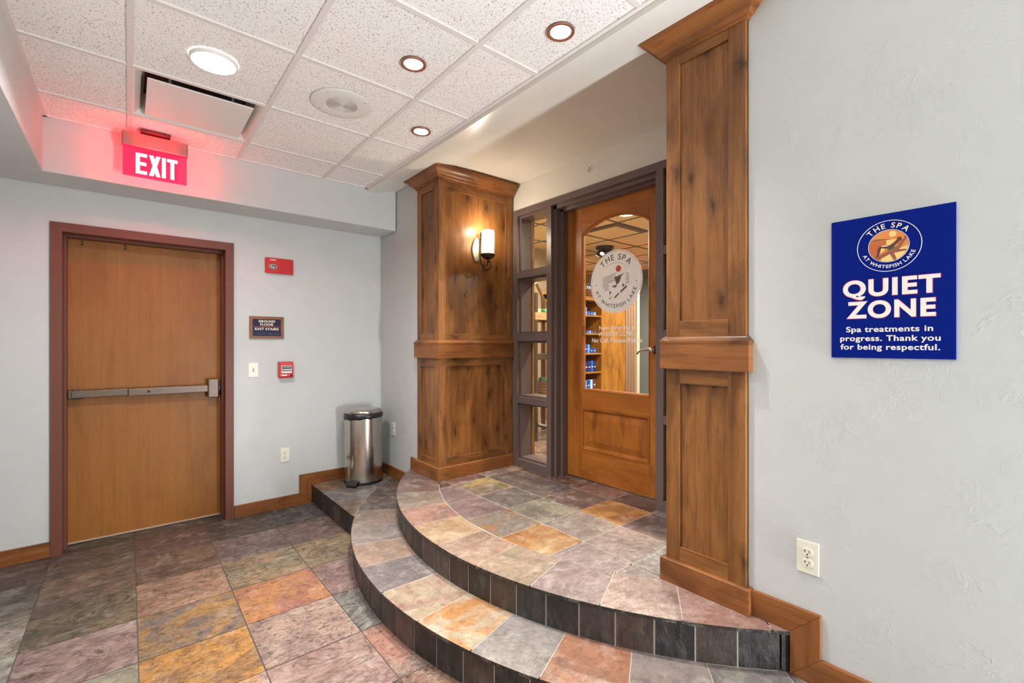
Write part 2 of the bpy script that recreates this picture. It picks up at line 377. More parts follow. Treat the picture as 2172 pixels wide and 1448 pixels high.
def arc_text(mb,s,O,U,V,Nn,c,r,cap,a_mid,a_span,top=True,bold=0.0,depth=.0012,mat=0,lift=0,wide=1.0):
    """letters round a circle; r = radius at the middle of the letters; angles measured from straight up, clockwise"""
    O,U,V,Nn=Vector(O),Vector(U),Vector(V),Vector(Nn); n=len(s)
    adv=[]
    for ch in s:
        if ch==' ': adv.append(.38); continue
        g=glyphs(ch,bold,.5)[0]; adv.append(max(v[0] for v in g)-min(v[0] for v in g)+.16)
    tot=sum(adv); a=-.5*tot
    for ch,w_ in zip(s,adv):
        t=(a+w_/2)/tot; a+=w_
        if ch==' ': continue
        vs,fs=glyphs(ch,bold,.5); x0=min(v[0] for v in vs); x1=max(v[0] for v in vs); k=cap/(CAP+2*bold)
        th=a_mid+(t*a_span if top else -t*a_span)
        er=(math.sin(th),math.cos(th)); et=(math.cos(th),-math.sin(th))
        if not top: et=(-et[0],-et[1])
        up=er if top else (-er[0],-er[1])
        pts=[]
        for v in vs:
            x=(v[0]-(x0+x1)/2)*k*wide; y=(v[1]-CAP/2)*k
            u_=c[0]+er[0]*r+et[0]*x+up[0]*y; v_=c[1]+er[1]*r+et[1]*x+up[1]*y
            pts.append(O+U*u_+V*v_+Nn*(lift+(v[2]+.5)*depth))
        mb.raw(pts,fs,mat)
def ringp(mb,O,U,V,Nn,c,r0,r1,lift,depth,mat=0,n=64):
    O,U,V,Nn=Vector(O),Vector(U),Vector(V),Vector(Nn); vs=[]
    for r in (r0,r1):
        for d in (lift,lift+depth):
            for i in range(n):
                a=2*math.pi*i/n; vs.append(O+U*(c[0]+r*math.cos(a))+V*(c[1]+r*math.sin(a))+Nn*d)
    fs=[]
    for i in range(n):
        j=(i+1)%n
        fs+=[(n+i,n+j,3*n+j,3*n+i),(i,2*n+i,2*n+j,j),(2*n+i,3*n+i,3*n+j,2*n+j),(i,j,n+j,n+i)]
    mb.raw(vs,fs,mat)
def circ(cx,cy,r,n=48,ry=None): return [(cx+r*math.cos(2*math.pi*i/n),cy+(ry or r)*math.sin(2*math.pi*i/n)) for i in range(n)]

# ------------------------------------------------------------------ key dimensions
YW=4.22; XW=1.88; XR=1.90; XA=2.63; ZC=2.7416; Z1=.1575; Z2=.3146
LC=(3.33,2.13); LR=2.065; SC=(3.195,2.139); SR=2.233
ROOM_Y0=-2.6; XL=-.74
EW=dict(O=(0,YW,0),U=(1,0,0),V=(0,0,1),Nn=(0,-1,0))          # exit wall plane
RW=dict(O=(XR,0,0),U=(0,-1,0),V=(0,0,1),Nn=(-1,0,0))         # sign wall plane, u = -y

# ------------------------------------------------------------------ tiled surfaces
def clip(poly,inside,inter):
    out=[]
    for i,p in enumerate(poly):
        q=poly[(i+1)%len(poly)]; a,b=inside(p),inside(q)
        if a: out.append(p)
        if a!=b: out.append(inter(p,q))
    return out
def clip_half(poly,px,py,nx,ny):
    f=lambda p:(p[0]-px)*nx+(p[1]-py)*ny
    def it(p,q):
        a,b=f(p),f(q); t=a/(a-b); return (p[0]+(q[0]-p[0])*t,p[1]+(q[1]-p[1])*t)
    return clip(poly,lambda p:f(p)>=0,it)
def clip_disk(poly,c,r,n=180):
    for i in range(n):
        a=2*math.pi*i/n
        if math.cos(a)>.3: continue
        poly=clip_half(poly,c[0]+r*math.cos(a),c[1]+r*math.sin(a),-math.cos(a),-math.sin(a))
        if len(poly)<3: return []
    return poly
def tile(mb,poly,z0,z1,c1,c2,mat=0,edge=None):
    n=len(poly); b=len(mb.v)
    mb.v+=[(p[0],p[1],z0) for p in poly]+[(p[0],p[1],z1) for p in poly]
    faces=[tuple(range(b+n,b+2*n))]+[(b+i,b+(i+1)%n,b+(i+1)%n+n,b+i+n) for i in range(n)]
    for q,f in enumerate(faces):
        mb.c1[len(mb.f)]=edge if edge and q else c1; mb.c2[len(mb.f)]=edge if edge and q else c2; mb.f.append(f); mb.m.append(mat)
def plainface(mb,n0):
    for i in range(n0,len(mb.f)): mb.c1.setdefault(i,(.1,.1,.1,1)); mb.c2.setdefault(i,(.1,.1,.1,1))
FLK=1.02
def sl(c):
    k=FLK
    g=sum(c)/3; l=lin(tuple(v*.84+g*.16 for v in c)); return (l[0]*k,l[1]*k,l[2]*k,1)
def acc(c,rnd):
    k=rnd.uniform(.62,.85) if rnd.random()<.55 else rnd.uniform(1.12,1.3)
    return tuple(min(255,max(0,x*k*rnd.uniform(.94,1.06))) for x in c)
PAL=[(112,86,76),(122,96,80),(150,115,84),(108,92,84),(128,104,94),(140,112,82),(104,96,86),(132,98,84),(116,104,92)]
# ground floor, sixteen-inch slate
fb=MB(); rnd=random.Random(3)
FX0,FDX,FY0,FDY=-.380,.4133,3.80,.410
FC={(0,-1):((86,68,62),None),(0,0):((96,76,68),None),(0,1):((118,108,96),None),(0,2):((140,130,110),None),(0,3):((128,120,112),None),
 (1,-1):((92,78,68),None),(1,0):((106,88,74),(88,76,66)),(1,1):((122,96,76),(98,82,70)),(1,2):((118,102,78),(92,82,66)),(1,3):((150,120,112),(128,100,92)),(1,4):((142,134,114),(128,118,98)),
 (2,-1):((92,76,66),None),(2,0):((110,78,70),(98,74,66)),(2,1):((118,88,70),(92,70,56)),(2,2):((160,118,92),(134,98,76)),(2,3):((158,114,60),(108,93,86)),(2,4):((184,124,54),(136,96,58)),(2,5):((160,130,118),(180,130,80)),
 (3,-1):((84,72,64),None),(3,0):((88,74,64),None),(3,1):((116,90,82),(98,78,70)),(3,2):((142,112,78),(122,108,80)),(3,3):((150,92,72),(176,114,62)),(3,4):((162,130,110),(136,106,94)),(3,5):((154,120,106),(134,100,88)),
 (4,-1):((80,72,68),None),(4,0):((84,76,72),None),(4,1):((112,86,80),(90,72,66)),(4,2):((138,114,82),(116,96,74)),(4,3):((136,104,96),(120,90,82)),(4,4):((120,112,102),(108,100,90)),(4,5):((158,106,86),(134,110,96)),(4,6):((152,118,84),None)}
for ci in range(-1,6):
    for ri in range(-1,17):
        x0=FX0+FDX*(ci-1); y1=FY0-FDY*(ri-1)
        poly=[(x0+.0025,y1-FDY+.0025),(x0+FDX-.0025,y1-FDY+.0025),(x0+FDX-.0025,y1-.0025),(x0+.0025,y1-.0025)]
        poly=clip_half(poly,XL,0,1,0); poly=clip_half(poly,1.95,0,-1,0); poly=clip_half(poly,0,4.44,0,-1) if len(poly)>2 else poly
        if len(poly)<3: continue
        c,c2=FC.get((ci,ri),(rnd.choice(PAL),None)); c2=c2 or acc(c,rnd)
        tile(fb,poly,-.012,rnd.uniform(-.0012,.0008),sl(c),sl(c2),0)
n0=len(fb.f); fb.box(XL-.1,2.0,ROOM_Y0-.1,4.5,-.05,-.0035,1); plainface(fb,n0)
tag(fb.build('floor',[SL_FLOOR,GROUT]),'multicoloured natural cleft slate tile floor of the corridor','floor',kind='structure')

# two curved steps: honed slate treads over dark slate risers
def arcpts(c,r,a0,a1,n): return [(c[0]-r*math.cos(a0+(a1-a0)*i/n),c[1]+r*math.sin(a0+(a1-a0)*i/n)) for i in range(n+1)]
def sector(c,r0,r1,a0,a1,n=6): return arcpts(c,r1,a0,a1,n)+arcpts(c,r0,a1,a0,n)
def riser(mb,c,r,angs,z0,z1,cols,rnd):
    g=.0035/r
    for k in range(len(angs)-1):
        a0,a1=angs[k]+g,angs[k+1]-g
        tile(mb,sector(c,r-.012,r,a0,a1,3),z0+.003,z1-.004,sl(cols(k)),sl(acc(cols(k),rnd)),1)
rnd=random.Random(11); FLK=.96
# landing
lb=MB(); TH=.013
def put_ring(mb,c,r0,r1,angs,cols,z,xmax):
    for k in range(len(angs)-1):
        g0=.0022/r1
        poly=sector(c,r0+.0022,r1,angs[k]+g0,angs[k+1]-g0,6)
        poly=clip_half(poly,xmax,0,-1,0)
        if len(poly)<3: continue
        cc=cols[k]; c1,c2=cc if isinstance(cc[0],tuple) else (cc,acc(cc,rnd))
        tile(mb,poly,z-TH,z+rnd.uniform(-.0006,.0006),sl(c1),sl(c2),0,sl((46,40,36)))
lang=[.154*k for k in (-6,-5,-4,-3,-2,-1,0,1,2,3,4,5,6)]
lcol=[(150,115,105),((160,122,112),(150,108,92)),((150,122,112),(128,102,92)),((128,108,106),(112,94,92)),((140,117,98),(122,106,88)),((150,122,102),(136,108,90)),((164,136,102),(150,118,88)),((160,114,96),(130,100,88)),((130,114,98),(116,98,84)),((124,96,86),(108,84,76)),((112,86,76),(98,76,68)),(96,78,70)]
put_ring(lb,LC,1.765,LR+.006,lang,lcol,Z2,1.895)
GX,GY,GD=1.893,1.985,.3245
LT={(-1,2):((116,96,94),(104,86,84)),(-1,1):((122,100,96),(110,88,84)),(-1,0):((122,110,96),(142,100,66)),(-1,-1):((160,121,76),(146,96,54)),(-1,-2):((134,116,112),(120,102,98)),(-1,-3):((118,102,98),None),
 (0,2):((104,90,78),(158,132,78)),(0,1):((104,94,88),(88,78,74)),(0,0):((132,124,104),(108,98,86)),(0,-1):((130,116,106),(112,98,90)),(0,-2):((138,116,108),(120,104,98)),(0,-3):((118,106,100),None),
 (1,2):((104,88,80),(92,78,72)),(1,1):((104,88,84),(94,80,76)),(1,0):((106,86,78),(98,78,70)),(1,-1):((150,96,58),(182,128,62)),(1,-2):((104,86,80),None),(1,-3):((104,92,88),None),
 (2,2):((108,78,66),None),(2,1):((112,78,66),None),(2,0):((108,84,74),None),(2,-1):((104,82,74),None),(2,-2):((100,84,76),None)}
for i in range(-2,4):
    for j in range(-5,6):
        x0=GX+GD*i; y0=GY+GD*j
        poly=[(x0+.0022,y0+.0022),(x0+GD-.0022,y0+.0022),(x0+GD-.0022,y0+GD-.0022),(x0+.0022,y0+GD-.0022)]
        poly=clip_half(poly,2.80,0,-1,0)
        if len(poly)>2: poly=clip_half(poly,0,.80,0,1)
        if len(poly)>2: poly=clip_half(poly,0,3.46,0,-1)
        if len(poly)>2: poly=clip_disk(poly,LC,1.7635)
        if len(poly)<3: continue
        c,c2=LT.get((i,j),(rnd.choice(PAL),None)); tile(lb,poly,Z2-TH,Z2+rnd.uniform(-.0005,.0005),sl(c),sl(c2 or acc(c,rnd)),0)
DK=[(48,42,38),(54,46,42),(62,48,42),(50,46,44),(70,54,46),(44,40,38)]
rcol={12:(84,62,56),11:(74,60,52)}
riser(lb,LC,LR-.004,[-.803]+[.0965-.0735*k for k in range(12,-10,-1)],Z1,Z2-TH,lambda k:rcol.get(k,DK[(k*5)%6]),rnd)
n0=len(lb.f)
a1,a0=math.asin((3.52-LC[1])/LR),math.asin((.60-LC[1])/LR)
body=[p for p in arcpts(LC,LR-.0065,a0,a1,60) if p[0]<1.9]
lb.prism(body,(0,0,0),(1,0,0),(0,1,0),(0,0,1),Z1-.1,Z2-.0009,2)
lb.box(1.88,2.82,.8,3.46,Z1-.1,Z2-.0009,2); plainface(lb,n0)
tag(lb.build('curved_landing',[SL_STEP,SL_RISER,GROUTL]),'upper curved slate landing in front of the glazed wooden door','landing',kind='structure')
# lower step
sb=MB()
sang=[-.985,-.845,-.7035,-.562,-.4205,-.2845,-.141,.003,.143,.283,.42,.563,.704,.85,1.0]
scol=[(112,102,98),(120,110,106),((138,122,114),(120,104,98)),((160,106,78),(138,100,82)),((140,130,124),(126,116,110)),((162,148,122),(172,116,66)),((160,140,114),(148,112,94)),((120,108,105),(108,97,94)),((158,126,104),(136,110,94)),((132,118,110),(120,106,98)),((130,108,94),(116,98,86)),((96,82,74),(84,74,68)),(84,72,66),(80,70,64)]
put_ring(sb,SC,1.90,SR+.006,sang,scol,Z1,1.895)
# rectangular corner beside the bin, outside the ring
for y0,y1,c in ((3.905,4.215,(104,82,60)),(3.575,3.905,(98,88,84)),(3.2,3.575,(120,98,80))):
    poly=[(1.230,y0+.0016),(1.878,y0+.0016),(1.878,y1-.0016),(1.230,y1-.0016)]
    # keep what lies outside the ring: cut by chords of the circle
    a=math.asin(min(1,((y0+y1)/2-SC[1])/(SR+.01)))
    pts=[p for p in arcpts(SC,SR+.009,.45,.98,40)]
    lo=[p for p in pts if y0+.0016<=p[1]<=y1-.0016 and p[0]<1.878]
    if lo:
        def xat(y): return SC[0]-math.sqrt(max(0,(SR+.009)**2-(y-SC[1])**2))
        xe0,xe1=max(1.23,xat(y0+.0016)),min(1.878,xat(y1-.0016))
        poly=[(1.230,y1-.0016),(1.230,max(y0+.0016,0))]+([(xe0,y0+.0016)] if xe0>1.231 else [])+[p for p in lo if p[0]>1.231]+[(xe1,y1-.0016)]
        if xe0<=1.231: poly[1]=(1.230,SC[1]+math.sqrt((SR+.009)**2-(SC[0]-1.23)**2))
    tile(sb,poly,Z1-TH,Z1,sl(c),sl(acc(c,rnd)),0,sl((46,40,36)))
rc1={5:(84,66,56),6:(80,60,50),7:(66,56,48),8:(84,54,48),9:(62,54,48)}
riser(sb,SC,SR-.004,[-.055-.0695*k for k in range(14,-9,-1)],0,Z1-TH,lambda k:{14:(66,56,48),13:(84,62,54),15:(76,62,50),16:(82,66,54),17:(78,64,54)}.get(k,DK[(k*7)%6]),rnd)
ys=[4.21,4.11,3.965,3.814,3.662,3.511,3.365,3.215,3.07]
for k in range(len(ys)-1):
    c=DK[k%6]; tile(sb,[(1.234,ys[k+1]+.003),(1.246,ys[k+1]+.003),(1.246,ys[k]-.003),(1.234,ys[k]-.003)],.003,Z1-TH-.004,sl(c),sl(acc(c,rnd)),1)
n0=len(sb.f)
body=[p for p in arcpts(SC,SR-.0065,-.98,.95,70) if p[0]<1.9]
sb.prism(body+[(1.89,body[-1][1]),(1.89,body[0][1])],(0,0,0),(1,0,0),(0,1,0),(0,0,1),-.02,Z1-.0009,2)
sb.box(1.2375,1.878,3.15,4.215,-.02,Z1-.0009,2); plainface(sb,n0)
tag(sb.build('curved_step',[SL_STEP,SL_RISER,GROUTL]),'lower curved slate step with dark slate riser, widening beside the steel bin','step',kind='structure')

# ------------------------------------------------------------------ room shell
mb=MB()
DX0,DX1,DZ=-.333,.585,2.122                                     # exit door opening
mb.box(XL-.1,DX0-.03,YW,YW+.2,0,2.85); mb.box(DX1+.03,1.98,YW,YW+.2,0,2.85); mb.box(DX0-.03,DX1+.03,YW,YW+.2,DZ+.03,2.85)
mb.box(XL-.1,1.98,YW+.2,YW+.24,-.05,2.85)
tag(mb.build('wall_left',WALL),'pale plaster wall around the wooden exit door','wall',kind='structure')
mb=MB().box(XW,XW+.72,3.47,YW,0,2.85)
tag(mb.build('wall_back',WALL),'short pale plaster wall behind the steel bin','wall',kind='structure')
mb=MB().box(XR,XR+.70,ROOM_Y0,.80,-.05,2.85)
tag(mb.build('wall_right',WALL),'pale textured plaster wall carrying the blue sign','wall',kind='structure')
mb=MB().box(XA,XA+.14,.80,3.47,2.552,2.86); mb.box(XA,XA+.14,3.112,3.47,Z2,2.56); mb.box(XA,XA+.14,.80,1.183,Z2,2.56)
tag(mb.build('wall_alcove',WALL_LIT),'plaster band above the brown entry frame','wall',kind='structure')
mb=MB().box(XL-.1,XL,ROOM_Y0,YW,-.05,2.85)
tag(mb.build('wall_side',WALL),'plaster wall on the far side of the corridor','wall',kind='structure')
mb=MB().box(XL-.1,2.0,ROOM_Y0-.1,ROOM_Y0,-.05,2.85)
tag(mb.build('wall_front',WALL),'plaster wall closing the corridor behind the camera','wall',kind='structure')
# ceiling: soffits
mb=MB().box(XL,1.876,3.89,YW,2.414,2.85)
tag(mb.build('soffit',WALL,bevel=.006),'dropped plaster soffit above the exit door, behind the red exit sign','soffit',kind='structure')
mb=MB().box(XL,-.392,ROOM_Y0,3.894,2.414,2.85)
tag(mb.build('soffit',WALL,bevel=.006),'dropped plaster soffit running along the corridor side, left of the ceiling tiles','soffit',kind='structure')
# smooth plaster ceiling over the alcove
prof=[(1.60,2.80),(1.60,2.714),(1.70,2.722),(1.80,2.757),(1.95,2.775),(2.2,2.785),(2.70,2.787),(2.70,2.87),(1.60,2.87)]
mb=MB().prism([(p[0],p[1]) for p in prof],(0,0,0),(1,0,0),(0,0,1),(0,1,0),ROOM_Y0,YW)
tag(mb.build('ceiling',CEILP,smooth=25),'smooth cream plaster ceiling over the alcove','ceiling',kind='structure')
# acoustic tiles
HOLES=[(1.063,2.018,.05),(1.437,2.626,.05),(1.446,1.399,.05),(.90,-.75,.05)]
def plate_hole(mb,x0,x1,y0,y1,z,cx,cy,r,mat=0,n=32):
    pts=[]
    for i in range(n):
        a=2*math.pi*i/n; dx,dy=math.cos(a),math.sin(a); t=1e9
        if dx>1e-9: t=min(t,(x1-cx)/dx)
        if dx<-1e-9: t=min(t,(x0-cx)/dx)
        if dy>1e-9: t=min(t,(y1-cy)/dy)
        if dy<-1e-9: t=min(t,(y0-cy)/dy)
        pts.append((a,cx+dx*t,cy+dy*t))
    for (X,Y) in ((x0,y0),(x1,y0),(x1,y1),(x0,y1)):
        a=math.atan2(Y-cy,X-cx)%(2*math.pi); pts.append((a,X,Y))
    pts.sort(); k=len(pts)
    for i in range(k):
        a,X,Y=pts[i]; b,X2,Y2=pts[(i+1)%k]
        if abs((b-a)%(2*math.pi))<1e-6: continue
        mb.face([(X,Y,z),(X2,Y2,z),(cx+r*math.cos(b),cy+r*math.sin(b),z),(cx+r*math.cos(a),cy+r*math.sin(a),z)],mat)
gx=[-.392,.0063,.6159,1.2255,1.60]; gy=[3.89]+[3.528-.6096*k for k in range(0,11)]
gy=[y for y in gy if y>ROOM_Y0]+[ROOM_Y0]
ct=MB()
for i in range(4):
    for j in range(len(gy)-1):
        x0,x1,y1,y0=gx[i],gx[i+1],gy[j],gy[j+1]
        if i==1 and j==1: continue                                # the air diffuser sits here
        h=[h for h in HOLES if x0<h[0]<x1 and y0<h[1]<y1]
        if h: plate_hole(ct,x0,x1,y0,y1,ZC+.006,*h[0])
        else: ct.face([(x0,y0,ZC+.006),(x1,y0,ZC+.006),(x1,y1,ZC+.006),(x0,y1,ZC+.006)])
n0=len(ct.f); ct.box(XL-.1,1.62,ROOM_Y0-.1,YW,2.93,2.96,1)
tag(ct.build('ceiling',[ATILE,WALL]),'white flecked acoustic tile ceiling of the corridor','ceiling',kind='structure')
tg=MB()
for x in gx[1:4]: tg.box(x-.012,x+.012,ROOM_Y0,3.89,ZC-.001,ZC+.008)
for y in gy[1:-1]: tg.box(gx[0],gx[-1],y-.012,y+.012,ZC-.0005,ZC+.008)
tg.box(1.578,1.60,ROOM_Y0,3.89,ZC-.002,ZC+.006); tg.box(gx[0],gx[0]+.02,ROOM_Y0,3.89,ZC-.002,ZC+.006); tg.box(gx[0],1.6,3.872,3.89,ZC-.002,ZC+.006)
tag(tg.build('trim_1',TBAR),'white metal grid bars between the ceiling tiles','ceiling grid',kind='structure')

# baseboards: boards that step up beside the slate steps
def board(name,label,O,U,Nn,polys,ax):
    for k,p in enumerate(polys):
        horiz=(max(q[0] for q in p)-min(q[0] for q in p))>(max(q[1] for q in p)-min(q[1] for q in p))
        m=MB().prism(p,O,U,(0,0,1),Nn,0,.016)
        o=m.build(name,REDW[ax] if horiz else REDW['Z'],bevel=.002)
        tag(o,label[k],'baseboard',kind='structure')
BH=.098
board('baseboard_left',['stained wooden baseboard left of the exit door'],(0,YW,0),(1,0,0),(0,-1,0),[[(XL,0),(-.389,0),(-.389,BH),(XL,BH)]],'X')
board('baseboard_left',['stained wooden baseboard between exit door frame and step','upright wooden baseboard piece against the lower step','stained wooden baseboard on the step behind the steel bin'],(0,YW,0),(1,0,0),(0,-1,0),
 [[(.645,0),(1.230,0),(1.130,BH),(.645,BH)],[(1.230,0),(1.232,Z1),(1.130,Z1+BH),(1.130,BH)],[(1.232,Z1),(XW,Z1),(XW,Z1+BH),(1.130,Z1+BH)]],'X')
board('baseboard_back',['stained wooden baseboard on the short wall right of the bin','upright wooden baseboard piece left of the sconce column','short wooden baseboard piece meeting the sconce column base'],(XW,0,0),(0,-1,0),(-1,0,0),
 [[(-YW+.016,Z1),(-3.495,Z1),(-3.595,Z1+BH),(-YW+.016,Z1+BH)],[(-3.495,Z1),(-3.495,Z2),(-3.595,Z2+BH),(-3.595,Z1+BH)],[(-3.495,Z2),(-3.48,Z2),(-3.48,Z2+BH),(-3.595,Z2+BH)]],'Y')
board('baseboard_right',['stained wooden baseboard on the landing under the right outlet','upright wooden baseboard piece at the right end of the landing','stained wooden baseboard along the lower step at the right wall'],(XR,0,0),(0,-1,0),(-1,0,0),
 [[(-.783,Z2),(-.646,Z2),(-.548,Z2+BH),(-.783,Z2+BH)],[(-.646,Z2),(-.646,Z1),(-.548,Z1+BH),(-.548,Z2+BH)],[(-.646,Z1),(-.30,Z1),(-.20,Z1+BH),(-.548,Z1+BH)]],'Y')
board('baseboard_right',['stained wooden baseboard on the floor along the right wall'],(XR,0,0),(0,-1,0),(-1,0,0),[[(-.30,Z1),(-.30,0),(-.2,BH),(-.2,Z1+BH)],[(-.30,0),(2.6,0),(2.6,BH),(-.2,BH)]],'Y') if False else None
board('baseboard_right',['upright wooden baseboard piece at the end of the lower step','stained wooden baseboard at floor level on the right wall'],(XR,0,0),(0,-1,0),(-1,0,0),[[(-.30,Z1),(-.30,0),(-.2,BH),(-.2,Z1+BH)],[(-.30,0),(2.6,0),(2.6,BH),(-.2,BH)]],'Y')
board('baseboard_side',['stained wooden baseboard on the far side of the corridor'],(XL,0,0),(0,1,0),(1,0,0),[[(-2.6,0),(4.2,0),(4.2,BH),(-2.6,BH)]],'Y')

# ------------------------------------------------------------------ exit door
mb=MB()
def framebar(mb,inn,out,y0,y1):
    x0,x1,z=inn; a0,a1,zz=out
    mb.box(a0,x0,y0,y1,0,zz); mb.box(x1,a1,y0,y1,0,zz); mb.box(x0,x1,y0,y1,z,zz)
framebar(mb,(DX0,DX1,DZ),(-.389,.641,2.18),4.20,4.235)
framebar(mb,(DX0,DX1,DZ),(DX0-.03,DX1+.03,DZ+.03),4.235,4.41)
framebar(mb,(DX0+.014,DX1-.014,DZ-.014),(DX0,DX1,DZ),4.30,4.378)
tag(mb.build('trim_2',FRAMER,recalc=False),'reddish brown metal frame around the exit door','door frame',kind='structure')
d1=thing('door_1','plain stained wooden exit door with long panic bar','door',(.126,4.38,0),kind='structure')
mb=MB().box(DX0+.004,DX1-.004,4.38,4.42,.012,DZ-.006)
mb.build('door_leaf',VENEER,d1,bevel=.002)
for x in (-.247,-.017):
    for z in (2.078,2.098): tag(MB().disc((x,4.3792,z),.0065,16,0,'Y').build('bolt_hole',DARK,d1),'small dark bolt hole near the door top')
MB().box(DX0+.006,DX1-.006,4.374,4.381,.004,.016).build('door_sweep',plain('sweep_tan',(176,150,124),.6),d1)
mb=MB().box(-.300,.0,4.315,4.365,1.012,1.062); mb.build('bar_housing',PANICM,d1,bevel=.005)
mb=MB().box(.0,.482,4.306,4.355,1.008,1.060); mb.box(.01,.47,4.355,4.38,1.018,1.05); mb.build('push_bar',PANICM,d1,bevel=.004)
mb=MB().lathe([(.0001,0),(.008,0),(.008,.004),(0.0001,.004)],(.115,4.3025,1.034),16,axis='Y'); mb.build('dogging_screw',DARK,d1)
mb=MB().box(-.318,-.296,4.318,4.38,1.005,1.066); mb.box(-.296,-.24,4.365,4.38,1.0,1.07); mb.build('end_cap',PANICM,d1,bevel=.008)
mb=MB().box(.482,.552,4.30,4.38,.962,1.108); mb.build('latch_case',PANICM,d1,bevel=.006)
mb=MB().box(.552,.572,4.33,4.378,1.0,1.07); mb.box(.552,.566,4.31,4.34,1.02,1.05); mb.build('latch_bolt',BLACKP,d1,bevel=.003)

# ------------------------------------------------------------------ wooden columns
def framed(par,plane,u0,u1,v_rows,inv,mats,us):
    """stiles, rails and recessed panels on one face. plane=(axis,face coordinate,outward sign)"""
    ax,fc,sg=plane; t=.018
    def bx(mb,a0,a1,z0,z1,d0,d1):
        if ax=='X': mb.box(fc-sg*d0,fc-sg*d1,a0,a1,z0,z1)
        else: mb.box(a0,a1,fc-sg*d0,fc-sg*d1,z0,z1)
    hz='Y' if ax=='X' else 'X'
    zlo,zhi=v_rows[0][0],v_rows[-1][1]
    for a0,a1 in ((u0,us[0]),(us[1],u1)):
        mb=MB(); bx(mb,a0,a1,zlo,zhi,0,t); mb.build('stile',ALDER['Z'],par,bevel=.0015)
    zs=[zlo]
    for p0,p1 in inv: zs+=[p0,p1]
    zs.append(zhi)
    for k in range(0,len(zs),2):
        mb=MB(); bx(mb,us[0],us[1],zs[k],zs[k+1],0,t); mb.build('rail',ALDER[hz],par,bevel=.0015)
    for p0,p1 in inv:
        mb=MB(); bx(mb,us[0]-.01,us[1]+.01,p0-.01,p1+.01,.011,.03); mb.build('panel',ALDER['Z'],par)
CROWN=[(0,2.672),(.010,2.672),(.012,2.684),(.022,2.686),(.030,2.694),(.033,2.702),(.038,2.704),(.044,2.708),(.052,2.720),(.062,2.732),(.076,2.738),(.078,2.742),(.084,2.743),(.086,2.7545),(.070,2.784),(0,2.80)]
RAILP=[(0,1.272),(.020,1.272),(.020,1.384),(.0225,1.386),(.0235,1.391),(.0225,1.397),(.018,1.401),(.015,1.402),(.013,1.408),(.008,1.413),(0,1.415)]
BASEP=[(0,Z2),(.020,Z2),(.020,.414),(.017,.417),(0,.417)]
def column(name,label,core,path,side,faces,group):
    x0,x1,y0,y1=core
    c=thing(name,label,'column',((x0+x1)/2,(y0+y1)/2,Z2))
    mb=MB().box(x0,x1,y0,y1,Z2,2.79); mb.build('column_core',ALDER['Z'],c)
    for f in faces: framed(c,*f)
    MB().sweep(path,CROWN,side).build('crown_moulding',REDW['H'],c,smooth=30)
    MB().sweep(path,RAILP,side).build('chair_rail',REDW['H'],c,smooth=30)
    MB().sweep(path,BASEP,side).build('base_plinth',REDW['H'],c,bevel=.0015)
    return c
vr=[(Z2,2.74),(Z2,2.74)]
column('wooden_column','wide knotty wooden column carrying the lit wall sconce',(1.880,2.605,3.133,3.445),
 [(1.885,3.468),(1.862,3.468),(1.862,3.115),(2.609,3.115)],1,
 [(('Y',3.115,-1),1.862,2.609,vr,[(.482,1.206),(1.466,2.606)],None,(1.926,2.532)),
  (('X',1.862,-1),3.133,3.468,vr,[(.472,1.200),(1.470,2.616)],None,(3.195,3.408))],None)
column('wooden_column','tall knotty wooden column between the glazed door and the blue sign',(1.898,2.605,.803,1.137),
 [(2.609,1.153),(1.880,1.153),(1.880,.803),(1.904,.803)],1,
 [(('X',1.880,-1),.803,1.153,vr,[(.480,1.207),(1.484,2.628)],None,(.872,1.088)),
  (('Y',1.153,1),1.898,2.609,vr,[(.480,1.207),(1.484,2.628)],None,(1.95,2.54))],None)

